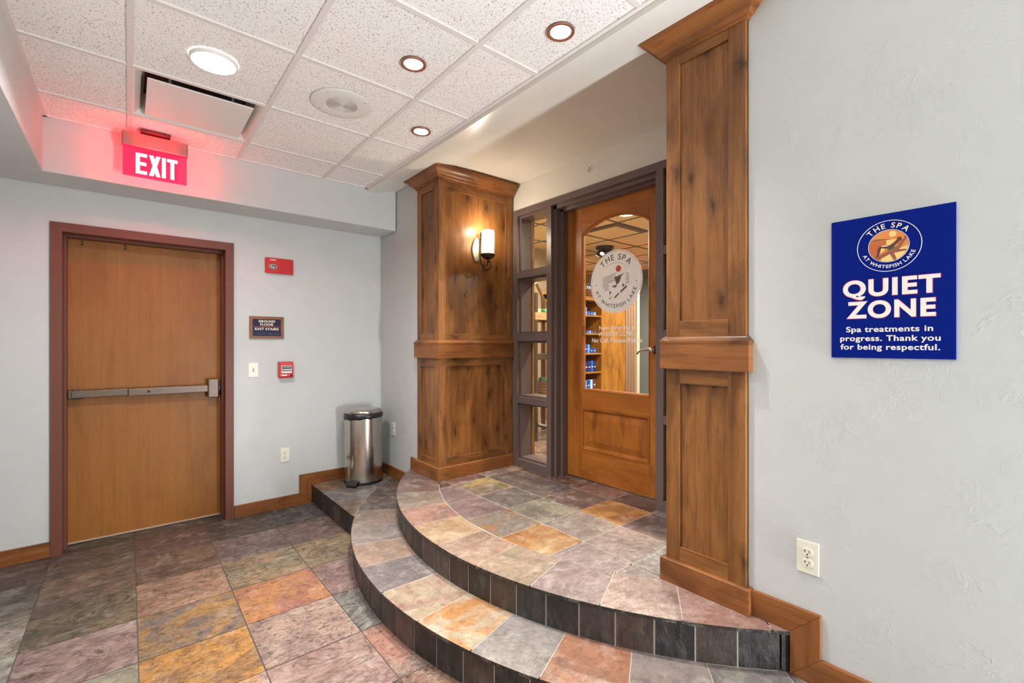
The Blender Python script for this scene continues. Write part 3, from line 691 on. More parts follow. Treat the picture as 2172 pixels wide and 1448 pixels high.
# ------------------------------------------------------------------ wall sconce on the wide column
SHADE=emis('lit_cream_glass',(255,230,184),SCONCE_E); nt=SHADE.node_tree
_e=[n for n in nt.nodes if n.type=='EMISSION'][0]; _v,_r=coords(nt,rand=False); _s=nt.nodes.new('ShaderNodeSeparateXYZ'); nt.links.new(_r,_s.inputs[0])
nt.links.new(mth(nt,'MULTIPLY',ramp(nt,mth(nt,'MULTIPLY',mth(nt,'ADD',_s.outputs[2],.066),4.8),[(0,(.04,)*3),(.22,(.10,)*3),(.55,(1,)*3),(.8,(1,)*3),(1,(.12,)*3)]),SCONCE_E),_e.inputs[1])
SPLATE=plain('sconce_plate',(186,178,166),.4,.35)
def sconce(loc,rz,label,shade):
    # built against the plane y=0, facing -y; z=0 at the middle of the back plate
    sc=thing('wall_sconce',label,'wall lamp',loc,'iron wall sconces with glass cylinders',rz,local=True)
    pl=[(.047*math.cos(a)*(1-.12*math.sin(2*a)**2),.098*math.sin(a)) for a in [2*math.pi*i/48 for i in range(48)]]
    MB().prism(pl,(-.028,0,0),(1,0,0),(0,0,1),(0,-1,0),0,.014).build('backplate',SPLATE,sc,bevel=.003)
    MB().disc((-.050,-.0143,-.033),.004,10,0,'Y').build('screw_hole',DARK,sc)
    top=[(-.005,-.05,.094)]+[(-.005,-.053+.018*math.cos(a),.12+.022*math.sin(a)) for a in [R(-60)+R(300)*i/14 for i in range(15)]]
    arm=[(-.005,-.027,.092),(-.005,-.027,.012),(-.007,-.029,-.068),(-.007,-.04,-.113),(-.005,-.065,-.153),(-.003,-.095,-.176),(-.001,-.125,-.182),(0,-.153,-.172),(0,-.167,-.148),(0,-.163,-.123),(0,-.145,-.11),(0,-.125,-.114),(0,-.117,-.13),(0,-.125,-.142),(0,-.133,-.138)]
    mb=MB().tube(top[::-1]+arm,.0065,10); mb.tube([(0,-.125,-.116),(0,-.125,-.078)],.008,10)
    mb.build('scroll_arm',BRONZE,sc,smooth=True)
    MB().lathe([(.004,-.096),(.02,-.092),(.045,-.078),(.064,-.056),(.064,-.053),(.045,-.068),(.004,-.073)],(0,-.125,0),40).build('cup',BRONZE,sc,smooth=True)
    MB().lathe([(.044,-.066),(.05,-.06),(.05,.137),(.048,.141),(.0455,.137),(.0455,-.058)],(0,-.125,0),40).build('glass_shade',shade,sc,smooth=40)
    b=bpy.data.lights.new('sconce_bulb','POINT'); b.energy=5; b.color=(1,.9,.74); b.shadow_soft_size=.03; bo=bpy.data.objects.new('sconce_bulb',b); COL.objects.link(bo); bo.location=(0,-.125,.165); bo.parent=sc
    return sc
sconce((2.253,3.1261,2.168),0,'lit iron wall sconce with cream glass cylinder on wooden column',SHADE)

# ------------------------------------------------------------------ entry frame, sidelights, door
FX=2.61
mb=MB()
mb.box(FX,2.80,1.185,3.11,2.500,2.552)
for y0,y1 in ((3.052,3.11),(2.632,2.683),(1.622,1.675),(1.185,1.242)): mb.box(FX,2.80,y0,y1,Z2,2.50)
mb.box(FX+.035,2.80,2.606,2.632,Z2,2.50); mb.box(FX+.035,2.80,1.675,1.70,Z2,2.50); mb.box(FX+.035,2.80,1.675,2.632,2.472,2.50)
mb.box(FX+.085,2.753,2.584,2.606,Z2,2.472); mb.box(FX+.085,2.753,1.684,1.70,Z2,2.472); mb.box(FX+.085,2.753,1.70,2.606,2.455,2.472)
tag(mb.build('trim_3',FRAMEB,recalc=False),'dark brown painted frame around the glazed door and its sidelights','door frame',kind='structure')
ROWS=[(.383,.872),(.925,1.410),(1.475,1.955),(2.010,2.500)]
def sidelight(name,label,y0,y1):
    s=thing(name,label,'window',(2.7,(y0+y1)/2,Z2),kind='structure')
    mb=MB(); zz=[Z2]+[z for r in ROWS for z in r]
    for k in range(0,8,2): mb.box(FX+.001,2.80,y0,y1,zz[k],zz[k+1])
    for z0,z1 in ROWS:
        mb.box(FX+.035,2.80,y0,y0+.018,z0,z1); mb.box(FX+.035,2.80,y1-.018,y1,z0,z1); mb.box(FX+.035,2.80,y0+.018,y1-.018,z0,z0+.016); mb.box(FX+.035,2.80,y0+.018,y1-.018,z1-.016,z1)
    mb.build('window_frame',FRAMEB,s,recalc=False)
    for z0,z1 in ROWS:
        p=MB().box(2.781,2.786,y0+.012,y1-.012,z0+.012,z1-.012).build('pane',MGLASS,s)
        mb=MB()
        for a,b in ((y0+.018,y0+.03),(y1-.03,y1-.018)): mb.box(2.764,2.781,a,b,z0+.016,z1-.016)
        mb.build('glazing_bead',SPAW['Z'],s)
sidelight('window_1','four-pane brown sidelight left of the glazed door',2.683,3.052)
sidelight('window_2','four-pane brown sidelight half hidden behind the tall column',1.242,1.622)

dr=thing('door_2','orange-brown wooden door with arched glass and lever handle','door',(2.78,2.13,Z2),kind='structure')
D0,D1=2.755,2.80; YL,YRr=2.602,1.668; gl,gr=2.433,1.817; dzb,dzt=.324,2.476
MB().box(D0,D1,gl,YL,dzb,dzt).build('stile',DOORW['Z'],dr,bevel=.002)
MB().box(D0,D1,YRr,gr,dzb,dzt).build('stile',DOORW['Z'],dr,bevel=.002)
MB().box(D0,D1,gr,gl,dzb,.556).build('bottom_rail',DOORW['Y'],dr,bevel=.002)
MB().box(D0,D1,gr,gl,.880,1.020).build('lock_rail',DOORW['Y'],dr,bevel=.002)
am=(gl+gr)/2; hw=(gl-gr)/2; zs_,rise=2.248,.098
ar=(hw*hw+rise*rise)/(2*rise); aa=math.asin(hw/ar)
def arch(off=0,n=24): return [(am+(ar-off)*math.sin(-aa+2*aa*i/n),zs_+rise-ar+(ar-off)*math.cos(-aa+2*aa*i/n)) for i in range(n+1)]
MB().prism([(gr,dzt)]+arch()+[(gl,dzt)],(0,0,0),(0,1,0),(0,0,1),(1,0,0),D0,D1).build('top_rail',DOORW['Y'],dr,bevel=.002)
mb=MB(); op=[(gl,1.02)]+arch()[::-1]+[(gr,1.02)]
inn=[(gl-.014,1.034)]+[(min(gl-.014,max(gr+.014,p[0])),p[1]) for p in arch(.014)][::-1]+[(gr+.014,1.034)]
k=len(op)
for i in range(k):
    j=(i+1)%k
    a,b,c_,d_=op[i],op[j],inn[j],inn[i]
    mb.face([(D0-.004,a[0],a[1]),(D0-.004,b[0],b[1]),(D0+.006,c_[0],c_[1]),(D0+.006,d_[0],d_[1])])
    mb.face([(D0+.006,d_[0],d_[1]),(D0+.006,c_[0],c_[1]),(D0+.03,c_[0],c_[1]),(D0+.03,d_[0],d_[1])])
    mb.face([(D0-.004,a[0],a[1]),(D0-.004,b[0],b[1]),(D0+.004,b[0],b[1]),(D0+.004,a[0],a[1])])
mb.build('glazing_moulding',DOORW['Y'],dr,recalc=False)
mb=MB().prism(op,(0,0,0),(0,1,0),(0,0,1),(1,0,0),D0+.018,D0+.024); mb.build('glass_pane',GLASS,dr)
mb=MB(); q0,q1,r0,r1=gr,gl,.556,.880
def rect(y0,y1,z0,z1,x): return [(x,y0,z0),(x,y1,z0),(x,y1,z1),(x,y0,z1)]
LV=[(0,D0+.03),(0,D0-.004),(.010,D0-.003),(.016,D0+.010),(.024,D0+.014),(.030,D0+.014),(.075,D0+.003)]
for (o0,x0),(o1,x1) in zip(LV,LV[1:]):
    A=rect(q0+o0,q1-o0,r0+o0,r1-o0,x0); B=rect(q0+o1,q1-o1,r0+o1,r1-o1,x1)
    for i in range(4): mb.face([A[i],A[(i+1)%4],B[(i+1)%4],B[i]])
o=LV[-1]; mb.face(rect(q0+o[0],q1-o[0],r0+o[0],r1-o[0],o[1])); mb.build('raised_panel',DOORW['Z'],dr)
# lever handle
h=MB().lathe([(.0001,-.012),(.026,-.012),(.034,-.006),(.035,0)],(D0,1.757,1.343),32,axis='X').build('rose',BRONZE,dr,smooth=40)
hx=D0-.055
mb=MB().tube([(D0-.012,1.757,1.343),(hx,1.757,1.343)],.012,14)
mb.tube([(hx,1.752,1.343),(hx,1.775,1.345),(hx,1.80,1.345),(hx,1.825,1.342),(hx,1.85,1.338),(hx,1.868,1.328),(hx,1.882,1.312)],[.011,.014,.012,.009,.008,.008,.005],12,flat=.6)
mb.build('lever_handle',CHROME,dr,smooth=True)
# frosted emblem and lettering on the glass
G=dict(O=(D0+.018,0,0),U=(0,-1,0),V=(0,0,1),Nn=(-1,0,0)); gc=(-2.12,1.848)
FROST=plain('frosted_film',(242,238,234),.55); FGREY=plain('grey_film',(92,82,72),.6); SUNR=plain('sun_red_film',(190,70,50),.5)
mb=MB()
ringp(mb,G['O'],G['U'],G['V'],G['Nn'],gc,.2285,.235,.0004,.0006,0)
ringp(mb,G['O'],G['U'],G['V'],G['Nn'],gc,.140,.225,.0004,.0006,0)
mb.prism(circ(gc[0],gc[1],.1375),G['O'],G['U'],G['V'],G['Nn'],.0004,.001,0)
arc_text(mb,'THE SPA',G['O'],G['U'],G['V'],G['Nn'],gc,.183,.044,0.02,1.72,True,.012,.0005,1,.001)
arc_text(mb,'AT WHITEFISH LAKE',G['O'],G['U'],G['V'],G['Nn'],gc,.183,.029,math.pi+.0,2.55,False,.012,.0005,1,.001)
for s in (-1,1): mb.prism(circ(gc[0]+s*.182,gc[1]-.012,.0045,16),G['O'],G['U'],G['V'],G['Nn'],.001,.0015,1)
def gp(pts,mat,l=.001): mb.prism([(gc[0]+p[0],gc[1]+p[1]) for p in pts],G['O'],G['U'],G['V'],G['Nn'],l,l+.0006,mat)
gp(circ(.028,.092,.024,28),2)
gp([(-.008,.030),(.085,.055),(.055,.036),(.040,-.005),(.012,-.028)],1)
for y in range(9):
    for x in range(12):
        px_,py_=-.118+x*.0105+(y%2)*.004,.035-y*.0125+x*.0022
        if px_*px_+py_*py_<.0155 and px_<(.0 if y<5 else -.062): gp([(px_,py_-.003),(px_+.0075,py_-.002),(px_+.0075,py_+.003),(px_,py_+.002)],1)
for y in range(7):
    for x in range(3):
        px_,py_=.094+x*.011,.05-y*.012
        if px_*px_+py_*py_<.0165: gp([(px_,py_-.003),(px_+.006,py_-.003),(px_+.006,py_+.003),(px_,py_+.003)],1)
gp([(-.030,-.035),(-.004,-.026),(.018,-.030),(.004,-.044),(-.02,-.043)],1)
gp([(-.056,-.068),(-.035,-.074),(-.052,-.098)],1)
gp([(.066,-.020),(.086,-.032),(.060,-.050)],1)
gp([(.046,-.074),(.100,-.036),(.104,-.050),(.048,-.090)],1)
gp([(-.012,-.118),(.034,-.082),(.034,-.096),(.0,-.124)],1)
gp([(-.07,-.115),(-.055,-.122),(-.03,-.108),(-.05,-.130)],1)
for z,wd,cap,t,sh in ((1.478,.315,.033,'Now Entering a',0),(1.432,.325,.034,'WHISPER ZONE',.3),(1.384,.455,.033,'No Cell Phones Please',0)):
    text(mb,t,G['O'],G['U'],G['V'],G['Nn'],gc[0]+.005,z+.028,cap,wd,.012,.0005,0,sh,.0004)
tag(mb.build('glass_lettering',[FROST,FGREY,SUNR],dr),'frosted round emblem and white lettering on the door glass')
# clear adhesive hook on the band above the frame
hk=thing('adhesive_hook','small clear adhesive hook on plaster above the glazed door','hook',(XA,2.245,2.69))
mb=MB().prism([(2.245+.011*math.cos(a)*1.0,2.69+.032*math.sin(a)) for a in [2*math.pi*i/24 for i in range(24)]],(XA,0,0),(0,1,0),(0,0,1),(-1,0,0),0,.004); mb.build('backing',WHITEINK,hk)
MB().tube([(XA-.006,2.245,2.70),(XA-.008,2.245,2.675),(XA-.012,2.245,2.660),(XA-.02,2.245,2.662),(XA-.022,2.245,2.672)],.004,8).build('hook_arm',CLEARP,hk,smooth=True)

# ------------------------------------------------------------------ ceiling fixtures
def downlight(loc,label,power):
    d=thing('recessed_downlight',label,'ceiling light',loc,'copper trimmed recessed downlights',local=True)
    MB().lathe([(.0615,.0),(.060,-.004),(.052,-.005),(.045,-.001),(.044,.003),(.0615,.003)],n=48).build('trim_ring',COPPER,d,smooth=40)
    MB().lathe([(.045,0),(.043,.02),(.041,.022),(.041,.05),(.033,.052),(.031,.078)],n=40).build('reflector',WHITEM,d,smooth=30)
    MB().disc((0,0,.074),.0315).build('lamp_lens',LAMPW,d)
    lamp('downlight_beam',(0,0,.045),power,.06,WARM,R(100),d)
    return d
LAMPW=emis('lit_lamp_lens',(255,246,232),9.0)
downlight((HOLES[0][0],HOLES[0][1],ZC),'copper trimmed ceiling downlight beside the round speaker',CAN_W)
downlight((HOLES[1][0],HOLES[1][1],ZC),'small copper ceiling downlight nearest the wide sconce column',CAN_W)
downlight((HOLES[2][0],HOLES[2][1],ZC),'copper ceiling downlight nearest the tall column crown',CAN_W*.8)
for hh in HOLES[3:]: downlight((hh[0],hh[1],ZC),'unseen copper ceiling downlight added behind the viewpoint for extra light',CAN_W)  # unseen lamp added to brighten the corridor
LEDM=emis('lit_led_panel',(255,252,246),7.0)
def led(loc,label,power=LED_W):
    d=thing('led_disc_light',label,'ceiling light',loc,'flat white round ceiling lights',local=True)
    MB().lathe([(.092,-.012),(.098,-.009),(.100,-.002),(.100,.003)],n=56).build('trim_ring',WHITEM,d,smooth=40)
    MB().disc((0,0,-.0115),.092,56).build('diffuser',LEDM,d)
    lamp('disc_glow',(0,0,-.016),power,.17,NEUT,R(150),d)
led((.316,2.613,ZC),'bright white round ceiling light above the exit sign and diffuser')
for y in (1.394,-1.05): led((.311,y,ZC),'unseen white round ceiling light added outside the view for extra light',4.0)  # out-of-view lamps added to lift the corridor lighting
# speaker
sp=thing('ceiling_speaker','round white flush ceiling speaker with perforated centre','speaker',(.93,2.618,ZC))
MB().lathe([(.085,ZC-.006),(.092,ZC-.007),(.155,ZC-.005),(.163,ZC-.002),(.163,ZC+.003)],(.93,2.618,0),64).build('flange',WHITEM,sp,smooth=40)
mb=MB()
for k in range(14):
    r=.004+k*.006; mb.lathe([(r,ZC-.005),(r+.0018,ZC-.0062),(r+.0036,ZC-.005)],(.93,2.618,0),40)
mb.disc((.93,2.618,ZC-.004),.088,40,1); mb.build('grille',[WHITEM,plain('grille_grey',(120,112,106),.7)],sp)
for k in range(4):
    a=R(40+90*k); MB().disc((.93+.14*math.cos(a),2.618+.14*math.sin(a),ZC-.0065),.004,10).build('screw',CHROME,sp)
# diffuser
vx0,vx1,vy0,vy1=.0063+.012,.6159-.012,2.918+.012,3.528-.012
dv=thing('ceiling_air_diffuser','square white plaque air diffuser above the exit sign','vent',(.311,3.223,ZC))
mb=MB(); A=rect2=[(vx0,vy0),(vx1,vy0),(vx1,vy1),(vx0,vy1)]
lv=[(0,ZC),(.006,ZC+.003),(.034,ZC+.034),(.05,ZC+.12)]
for (o0,z0),(o1,z1) in zip(lv,lv[1:]):
    q=lambda o,z:[(vx0+o,vy0+o,z),(vx1-o,vy0+o,z),(vx1-o,vy1-o,z),(vx0+o,vy1-o,z)]
    a,b=q(o0,z0),q(o1,z1)
    for i in range(4): mb.face([a[i],a[(i+1)%4],b[(i+1)%4],b[i]])
mb.face(q(lv[-1][0],lv[-1][1]),1)
mb.build('diffuser_frame',[WHITEM,DARK],dv)
mb=MB().box(vx0+.056,vx1-.048,vy0+.060,vy1-.048,ZC-.004,ZC+.004); mb.build('plaque',WHITEM,dv,bevel=.002)
HPM=plain('grey_metal',(120,116,112),.4,.6)
for x,y in ((vx0+.15,vy0+.08),(vx1-.15,vy0+.08),(vx0+.15,vy1-.08),(vx1-.15,vy1-.08)): MB().box(x-.006,x+.006,y-.006,y+.006,ZC+.004,ZC+.12).build('hanger_post',HPM,dv)

# ------------------------------------------------------------------ exit sign
ex=thing('exit_sign','glowing red edge-lit EXIT sign hanging from the ceiling','exit sign',(.135,3.755,ZC))
MB().box(.058,.212,3.71,3.80,ZC-.020,ZC-.002).build('canopy',plain('sign_canopy',(52,34,32),.4,.3),ex,bevel=.004)
hm=plain('brushed_sign_metal',(160,128,122),.4,.6)
MB().box(-.029,.301,3.727,3.783,2.628,2.712).build('housing',hm,ex,bevel=.003)
SE=plain('sign_end',(70,48,44),.5)
for x in (-.0315,.301): MB().box(x,x+.0025,3.73,3.78,2.63,2.71).build('end_cap',SE,ex)
m=bpy.data.materials.new('red_acrylic'); m.use_nodes=True; nt=m.node_tree; nt.nodes.clear()
e=N(nt,'ShaderNodeEmission',Strength=1.3); e.inputs[0].default_value=(1,.03,.12,1); t=nt.nodes.new('ShaderNodeBsdfTransparent'); t.inputs[0].default_value=(1,.55,.6,1)
mx=N(nt,'ShaderNodeMixShader'); mx.inputs[0].default_value=.42; o=nt.nodes.new('ShaderNodeOutputMaterial')
nt.links.new(t.outputs[0],mx.inputs[1]); nt.links.new(e.outputs[0],mx.inputs[2]); nt.links.new(mx.outputs[0],o.inputs[0]); ACR=m
MB().box(-.027,.300,3.752,3.757,2.442,2.630).build('acrylic_panel',ACR,ex)
mb=MB(); hb=.0225
def bars(rs):
    for p in rs: mb.prism(p,(0,3.7515,0),(1,0,0),(0,0,1),(0,-1,0),0,.002)
zb,zt=2.464,2.594; zm=(zb+zt)/2
def rc(x0,x1,z0,z1): return [(x0,z0),(x1,z0),(x1,z1),(x0,z1)]
E0=.036; bars([rc(E0,E0+.02,zb,zt),rc(E0+.02,E0+.056,zt-.02,zt),rc(E0+.02,E0+.052,zm-.01,zm+.01),rc(E0+.02,E0+.056,zb,zb+.02)])
x0=.102; bars([[(x0,zb),(x0+.022,zb),(x0+.058,zt),(x0+.036,zt)],[(x0,zt),(x0+.022,zt),(x0+.058,zb),(x0+.036,zb)]])
bars([rc(.168,.188,zb,zt)]); bars([rc(.195,.250,zt-.02,zt),rc(.2125,.2325,zb,zt-.02)])
mb.build('lettering',emis('lit_exit_letters',(255,214,214),2.6),ex)
l=lamp('exit_sign_leds',(.135,3.762,2.545),5.0,.2,(1,.006,.012),R(180),None,(R(90),0,0)); l.data.shape='RECTANGLE'; l.data.size=.30; l.data.size_y=.15
l.rotation_euler=(R(90),0,0)
l=lamp('exit_sign_leds_up',(.135,3.70,2.60),2.6,.1,(1,.006,.012),R(180),None,(R(140),0,0))

# ------------------------------------------------------------------ devices on the exit wall
def onwall(label,cat,name,x,z): return thing(name,label,cat,(x,YW,z))
# strobe
st=onwall('red fire alarm strobe and sounder high on the wall right of exit door','fire alarm','fire_alarm_strobe',.972,2.035)
MB().box(.866,1.078,YW-.032,YW,1.972,2.098).build('housing',RED,st,bevel=.006)
mb=MB().box(.975,1.068,YW-.036,YW-.032,1.982,2.088); 
for i in range(9):
    for j in range(9): mb.disc((.984+i*.0095,YW-.0365,1.992+j*.0105),.0022,6,1,'Y')
mb.build('sounder_grille',[RED,plain('grille_dark_red',(120,10,14),.5)],st)
MB().lathe([(.0001,-.055),(.018,-.054),(.032,-.046),(.036,-.034)],(.92,YW,2.025),32,axis='Y',sy=.72).build('strobe_lens',plain('strobe_clear_lens',(168,160,156),.1,.25),st,smooth=True)
MB().box(.905,.935,YW-.0555,YW-.05,2.021,2.030).build('flash_tube',DARK,st,bevel=.002)
mb=MB(); text(mb,'FIRE',**{**EW},cx=.92,cy=2.081,cap=.011,width=.042,bold=.02,lift=.0325); mb.build('lettering',WHITEINK,st)
# ground floor exit stairs plate
gs=onwall('small navy GROUND FLOOR EXIT STAIRS sign in wooden frame','sign','stairs_sign',.88,1.52)
mb=MB(); 
for a in ([(.752,1.428),(1.006,1.428),(.984,1.450),(.774,1.450)],[(.752,1.610),(1.006,1.610),(.984,1.588),(.774,1.588)],[(.752,1.428),(.774,1.450),(.774,1.588),(.752,1.610)],[(1.006,1.428),(.984,1.450),(.984,1.588),(1.006,1.610)]):
    mb.prism(a,(0,YW,0),(1,0,0),(0,0,1),(0,-1,0),0,.016)
mb.build('sign_frame',REDW['X'],gs,bevel=.001)
MB().box(.772,.986,YW-.010,YW,1.448,1.590).build('plate',NAVY,gs)
mb=MB()
for t,z,wd in (('GROUND',1.571,.124),('FLOOR',1.545,.098),('EXIT STAIRS',1.508,.176)): text(mb,t,**EW,cx=.879,cy=z,cap=.019,width=wd,bold=.022,lift=.010)
mb.build('lettering',CREAMINK,gs)
MB().box(.774,.984,YW-.0108,YW-.010,1.526,1.5285).build('red_line',PINKINK,gs)
mb=MB(); rb=random.Random(5)
for i in range(26):
    for j in range(3):
        if i%7!=6 and rb.random()<.5: mb.box(.796+i*.0064,.7982+i*.0064,YW-.0108,YW-.010,1.462+j*.0045,1.4642+j*.0045)
mb.build('braille_dots',plain('braille_blue',(120,130,190),.4),gs)
# light switch
sw=onwall('ivory light switch on wall right of the exit door frame','light switch','light_switch',.781,1.172)
MB().box(.745,.817,YW-.006,YW,1.114,1.230).build('cover_plate',IVORY,sw,bevel=.002)
MB().prism([(-.006,1.163),(-.019,1.182),(-.016,1.186),(-.006,1.182)],(.776,YW,0),(0,1,0),(0,0,1),(1,0,0),0,.010).build('toggle',IVORY,sw)
mb=MB().box(.774,.788,YW-.0066,YW-.006,1.157,1.188); mb.build('toggle_slot',plain('slot_shadow',(170,162,146),.5),sw)
for z in (1.142,1.204): MB().disc((.781,YW-.0064,z),.0028,10,0,'Y').build('screw',CHROME,sw)
# pull station
fp=onwall('red FIRE alarm pull station under the navy stairs sign','fire alarm','fire_alarm_pull_station',1.02,1.165)
MB().prism([(0,1.100),(-.045,1.100),(-.052,1.112),(-.046,1.234),(0,1.234)],(.964,YW,0),(0,1,0),(0,0,1),(1,0,0),0,.110).build('housing',RED,fp,bevel=.004)
P2=dict(O=(0,YW-.0495,0),U=(1,0,0),V=(0,0,1),Nn=(0,-1,0))
mb=MB(); text(mb,'FIRE',(0,YW-.0462,0),(1,0,0),(0,.05,1),(0,-1,0),1.02,1.217,.020,.085,.02,.003); 
mb.build('lettering',WHITEINK,fp)
mb=MB().box(.982,1.058,YW-.0535,YW-.045,1.142,1.203); mb.build('white_panel',WHITEINK,fp)
MB().prism([(.986,1.158),(1.054,1.158),(1.054,1.199),(.986,1.199)],(0,YW-.0535,0),(1,0,0),(0,0,1),(0,-1,0),0,.006).build('pull_handle',BLACKP,fp,bevel=.002)
mb=MB(); text(mb,'PULL DOWN',(0,YW-.0596,0),(1,0,0),(0,0,1),(0,-1,0),1.02,1.19,.007,.05,.02,.001); mb.box(.99,1.05,YW-.061,YW-.0596,1.166,1.174); mb.build('handle_lettering',WHITEINK,fp)
mb=MB().box(.978,1.022,YW-.0535,YW-.045,1.118,1.127); mb.build('maker_strip',WHITEINK,fp)
MB().lathe([(.0001,-.058),(.008,-.058),(.009,-.05)],(1.056,YW,1.122),18,axis='Y').build('key_lock',DARK,fp)
# duplex outlets, built facing -Y at the origin then copied
def outlet(loc,rz,label):
    o=thing('wall_outlet',label,'outlet',loc,'ivory duplex outlets',rz,local=True)
    MB().box(-.036,.036,-.006,0,-.059,.059).build('cover_plate',IVORY,o,bevel=.0025)
    for z in (-.0195,.0195):
        r=MB().prism([(.0172*math.cos(a),z+max(-.0135,min(.0135,.0172*math.sin(a)))) for a in [2*math.pi*i/32 for i in range(32)]],(0,0,0),(1,0,0),(0,0,1),(0,-1,0),.006,.0085).build('receptacle',IVORY,o)
        mb=MB().box(-.0075,-.0055,-.0089,-.0084,z-.002,z+.008).box(.0055,.0075,-.0089,-.0084,z-.002,z+.008).box(-.0105,-.0075,-.0089,-.0084,z+.0025,z+.0045)
        mb.prism([(.0028*math.cos(a),z-.0078+.0028*math.sin(a)) for a in [2*math.pi*i/12 for i in range(12)]],(0,0,0),(1,0,0),(0,0,1),(0,-1,0),.0084,.0089)
        mb.build('slots',DARK,r)
    MB().lathe([(.0001,-.0078),(.003,-.0074),(.0032,-.006)],n=12,axis='Y').build('screw',CHROME,o)
    return o
outlet((1.019,YW,.444),0,'ivory wall outlet low on the wall between exit door and step')
o2=outlet((XR,.591,.606),R(-90),'ivory wall outlet low on the right wall below the blue sign')
o3=copy_tree(o2); o3.location=(XW,3.955,.60); o3['label']='ivory wall outlet on short wall beside the steel bin'

# ------------------------------------------------------------------ blue sign
qs=thing('quiet_zone_sign','royal blue QUIET ZONE sign with round spa emblem','sign',(XR,.358,1.57))
SU0,SU1=-.516,-.200
MB().box(XR-.008,XR-.001,.200,.516,1.335,1.806).build('board',BLUE,qs,bevel=.0008)
def rt(mb,t,cx,cy,cap,wd,bold,mat,lift=.008): text(mb,t,RW['O'],RW['U'],RW['V'],RW['Nn'],cx,cy,cap,wd,bold,.0008,mat,0,lift)
mb=MB()
for t,cx,cy,wd in (('QUIET',-.358,1.568,.247),('ZONE',-.358,1.496,.226)):
    rt(mb,t,cx,cy,.0590,wd+.003,.046,1,.0079); rt(mb,t,cx,cy,.0562,wd,.036,0,.0086)
for t,cy,wd in (('Spa treatments in',1.431,.222),('progress. Thank you',1.401,.256),('for being respectful.',1.372,.254)): rt(mb,t,-.362,cy,.0185,wd,.02,0)
mb.build('lettering',[WHITEINK,PINKINK],qs)
em=MB(); ec=(-.359,1.700)
OR=plain('emblem_orange',(226,138,66),.5); DO=plain('emblem_rust',(196,98,44),.5); PY=plain('emblem_pale_yellow',(246,206,128),.5); BR=plain('emblem_brown',(150,84,58),.5); DB=plain('emblem_dark_brown',(96,44,28),.5); GN=plain('emblem_green',(30,84,48),.5)
EM=[WHITEINK,OR,DO,PY,BR,DB,GN,CREAMINK]
RO,RU,RV,RN=RW['O'],RW['U'],RW['V'],RW['Nn']
ringp(em,RO,RU,RV,RN,ec,.0812,.0830,.008,.0006,0); ringp(em,RO,RU,RV,RN,ec,.0515,.0528,.008,.0009,0)
em.prism(circ(ec[0],ec[1],.0505,56),RO,RU,RV,RN,.008,.0084,1)
def ep(pts,mat,l):
    q=[(p[0]*.05,p[1]*.05) for p in pts]
    for i in range(60):
        a=2*math.pi*i/60; q=clip_half(q,.0503*math.cos(a),.0503*math.sin(a),-math.cos(a),-math.sin(a))
        if len(q)<3: return
    em.prism([(ec[0]+p[0],ec[1]+p[1]) for p in q],RO,RU,RV,RN,.008,.008+l,mat)
ep([(-1,.42),(-.6,.52),(-.1,.46),(.1,.42),(-.4,.38),(-1,.34)],4,.0006)
ep([(-1,.30),(-.1,.36),(-.1,.1),(-.35,-.05),(-.6,-.75),(-1,-.75)],2,.0006)
ep(circ(.22,.74,.19,24),3,.0006)
ep([(-.1,.36),(.9,.42),(.72,.3),(.42,.25),(-.05,-.05),(-.1,.1)],3,.0007)
ep([(-.3,-.55),(.35,-.3),(1,-.1),(1,-.9),(.2,-1.1),(-.4,-.95)],3,.0007)
ep([(-.75,-.72),(.42,-.12),(.86,.55),(.96,.42),(.55,-.30),(.9,-.32),(.9,-.42),(.3,-.5),(.45,-1.0),(.3,-1.0),(.08,-.55),(-.6,-.92)],4,.0009)
ep([(-.62,-.68),(-.5,-.62),(-.36,-.12),(.1,-.18),(.5,.12),(.62,.34),(.52,.44),(.3,.2),(.08,.02),(-.42,.03),(-.52,-.05)],5,.0011)
ep(circ(.56,.36,.13,18),5,.0012); ep([(-.40,.03),(-.2,.06),(.02,-.02),(-.28,-.02)],7,.0013); ep([(-.36,-.12),(-.16,-.16),(-.44,-.46)],3,.0013)
ep([(.0,-.16),(.34,-.03),(.30,-.16),(.1,-.28),(-.06,-.26)],6,.0014)
arc_text(em,'THE SPA',RO,RU,RV,RN,ec,.0665,.0165,-.02,1.85,True,.012,.0006,7,.008)
arc_text(em,'AT WHITEFISH LAKE',RO,RU,RV,RN,ec,.0665,.0105,math.pi,2.5,False,.012,.0006,0,.008,1.1)
em.build('emblem',EM,qs)

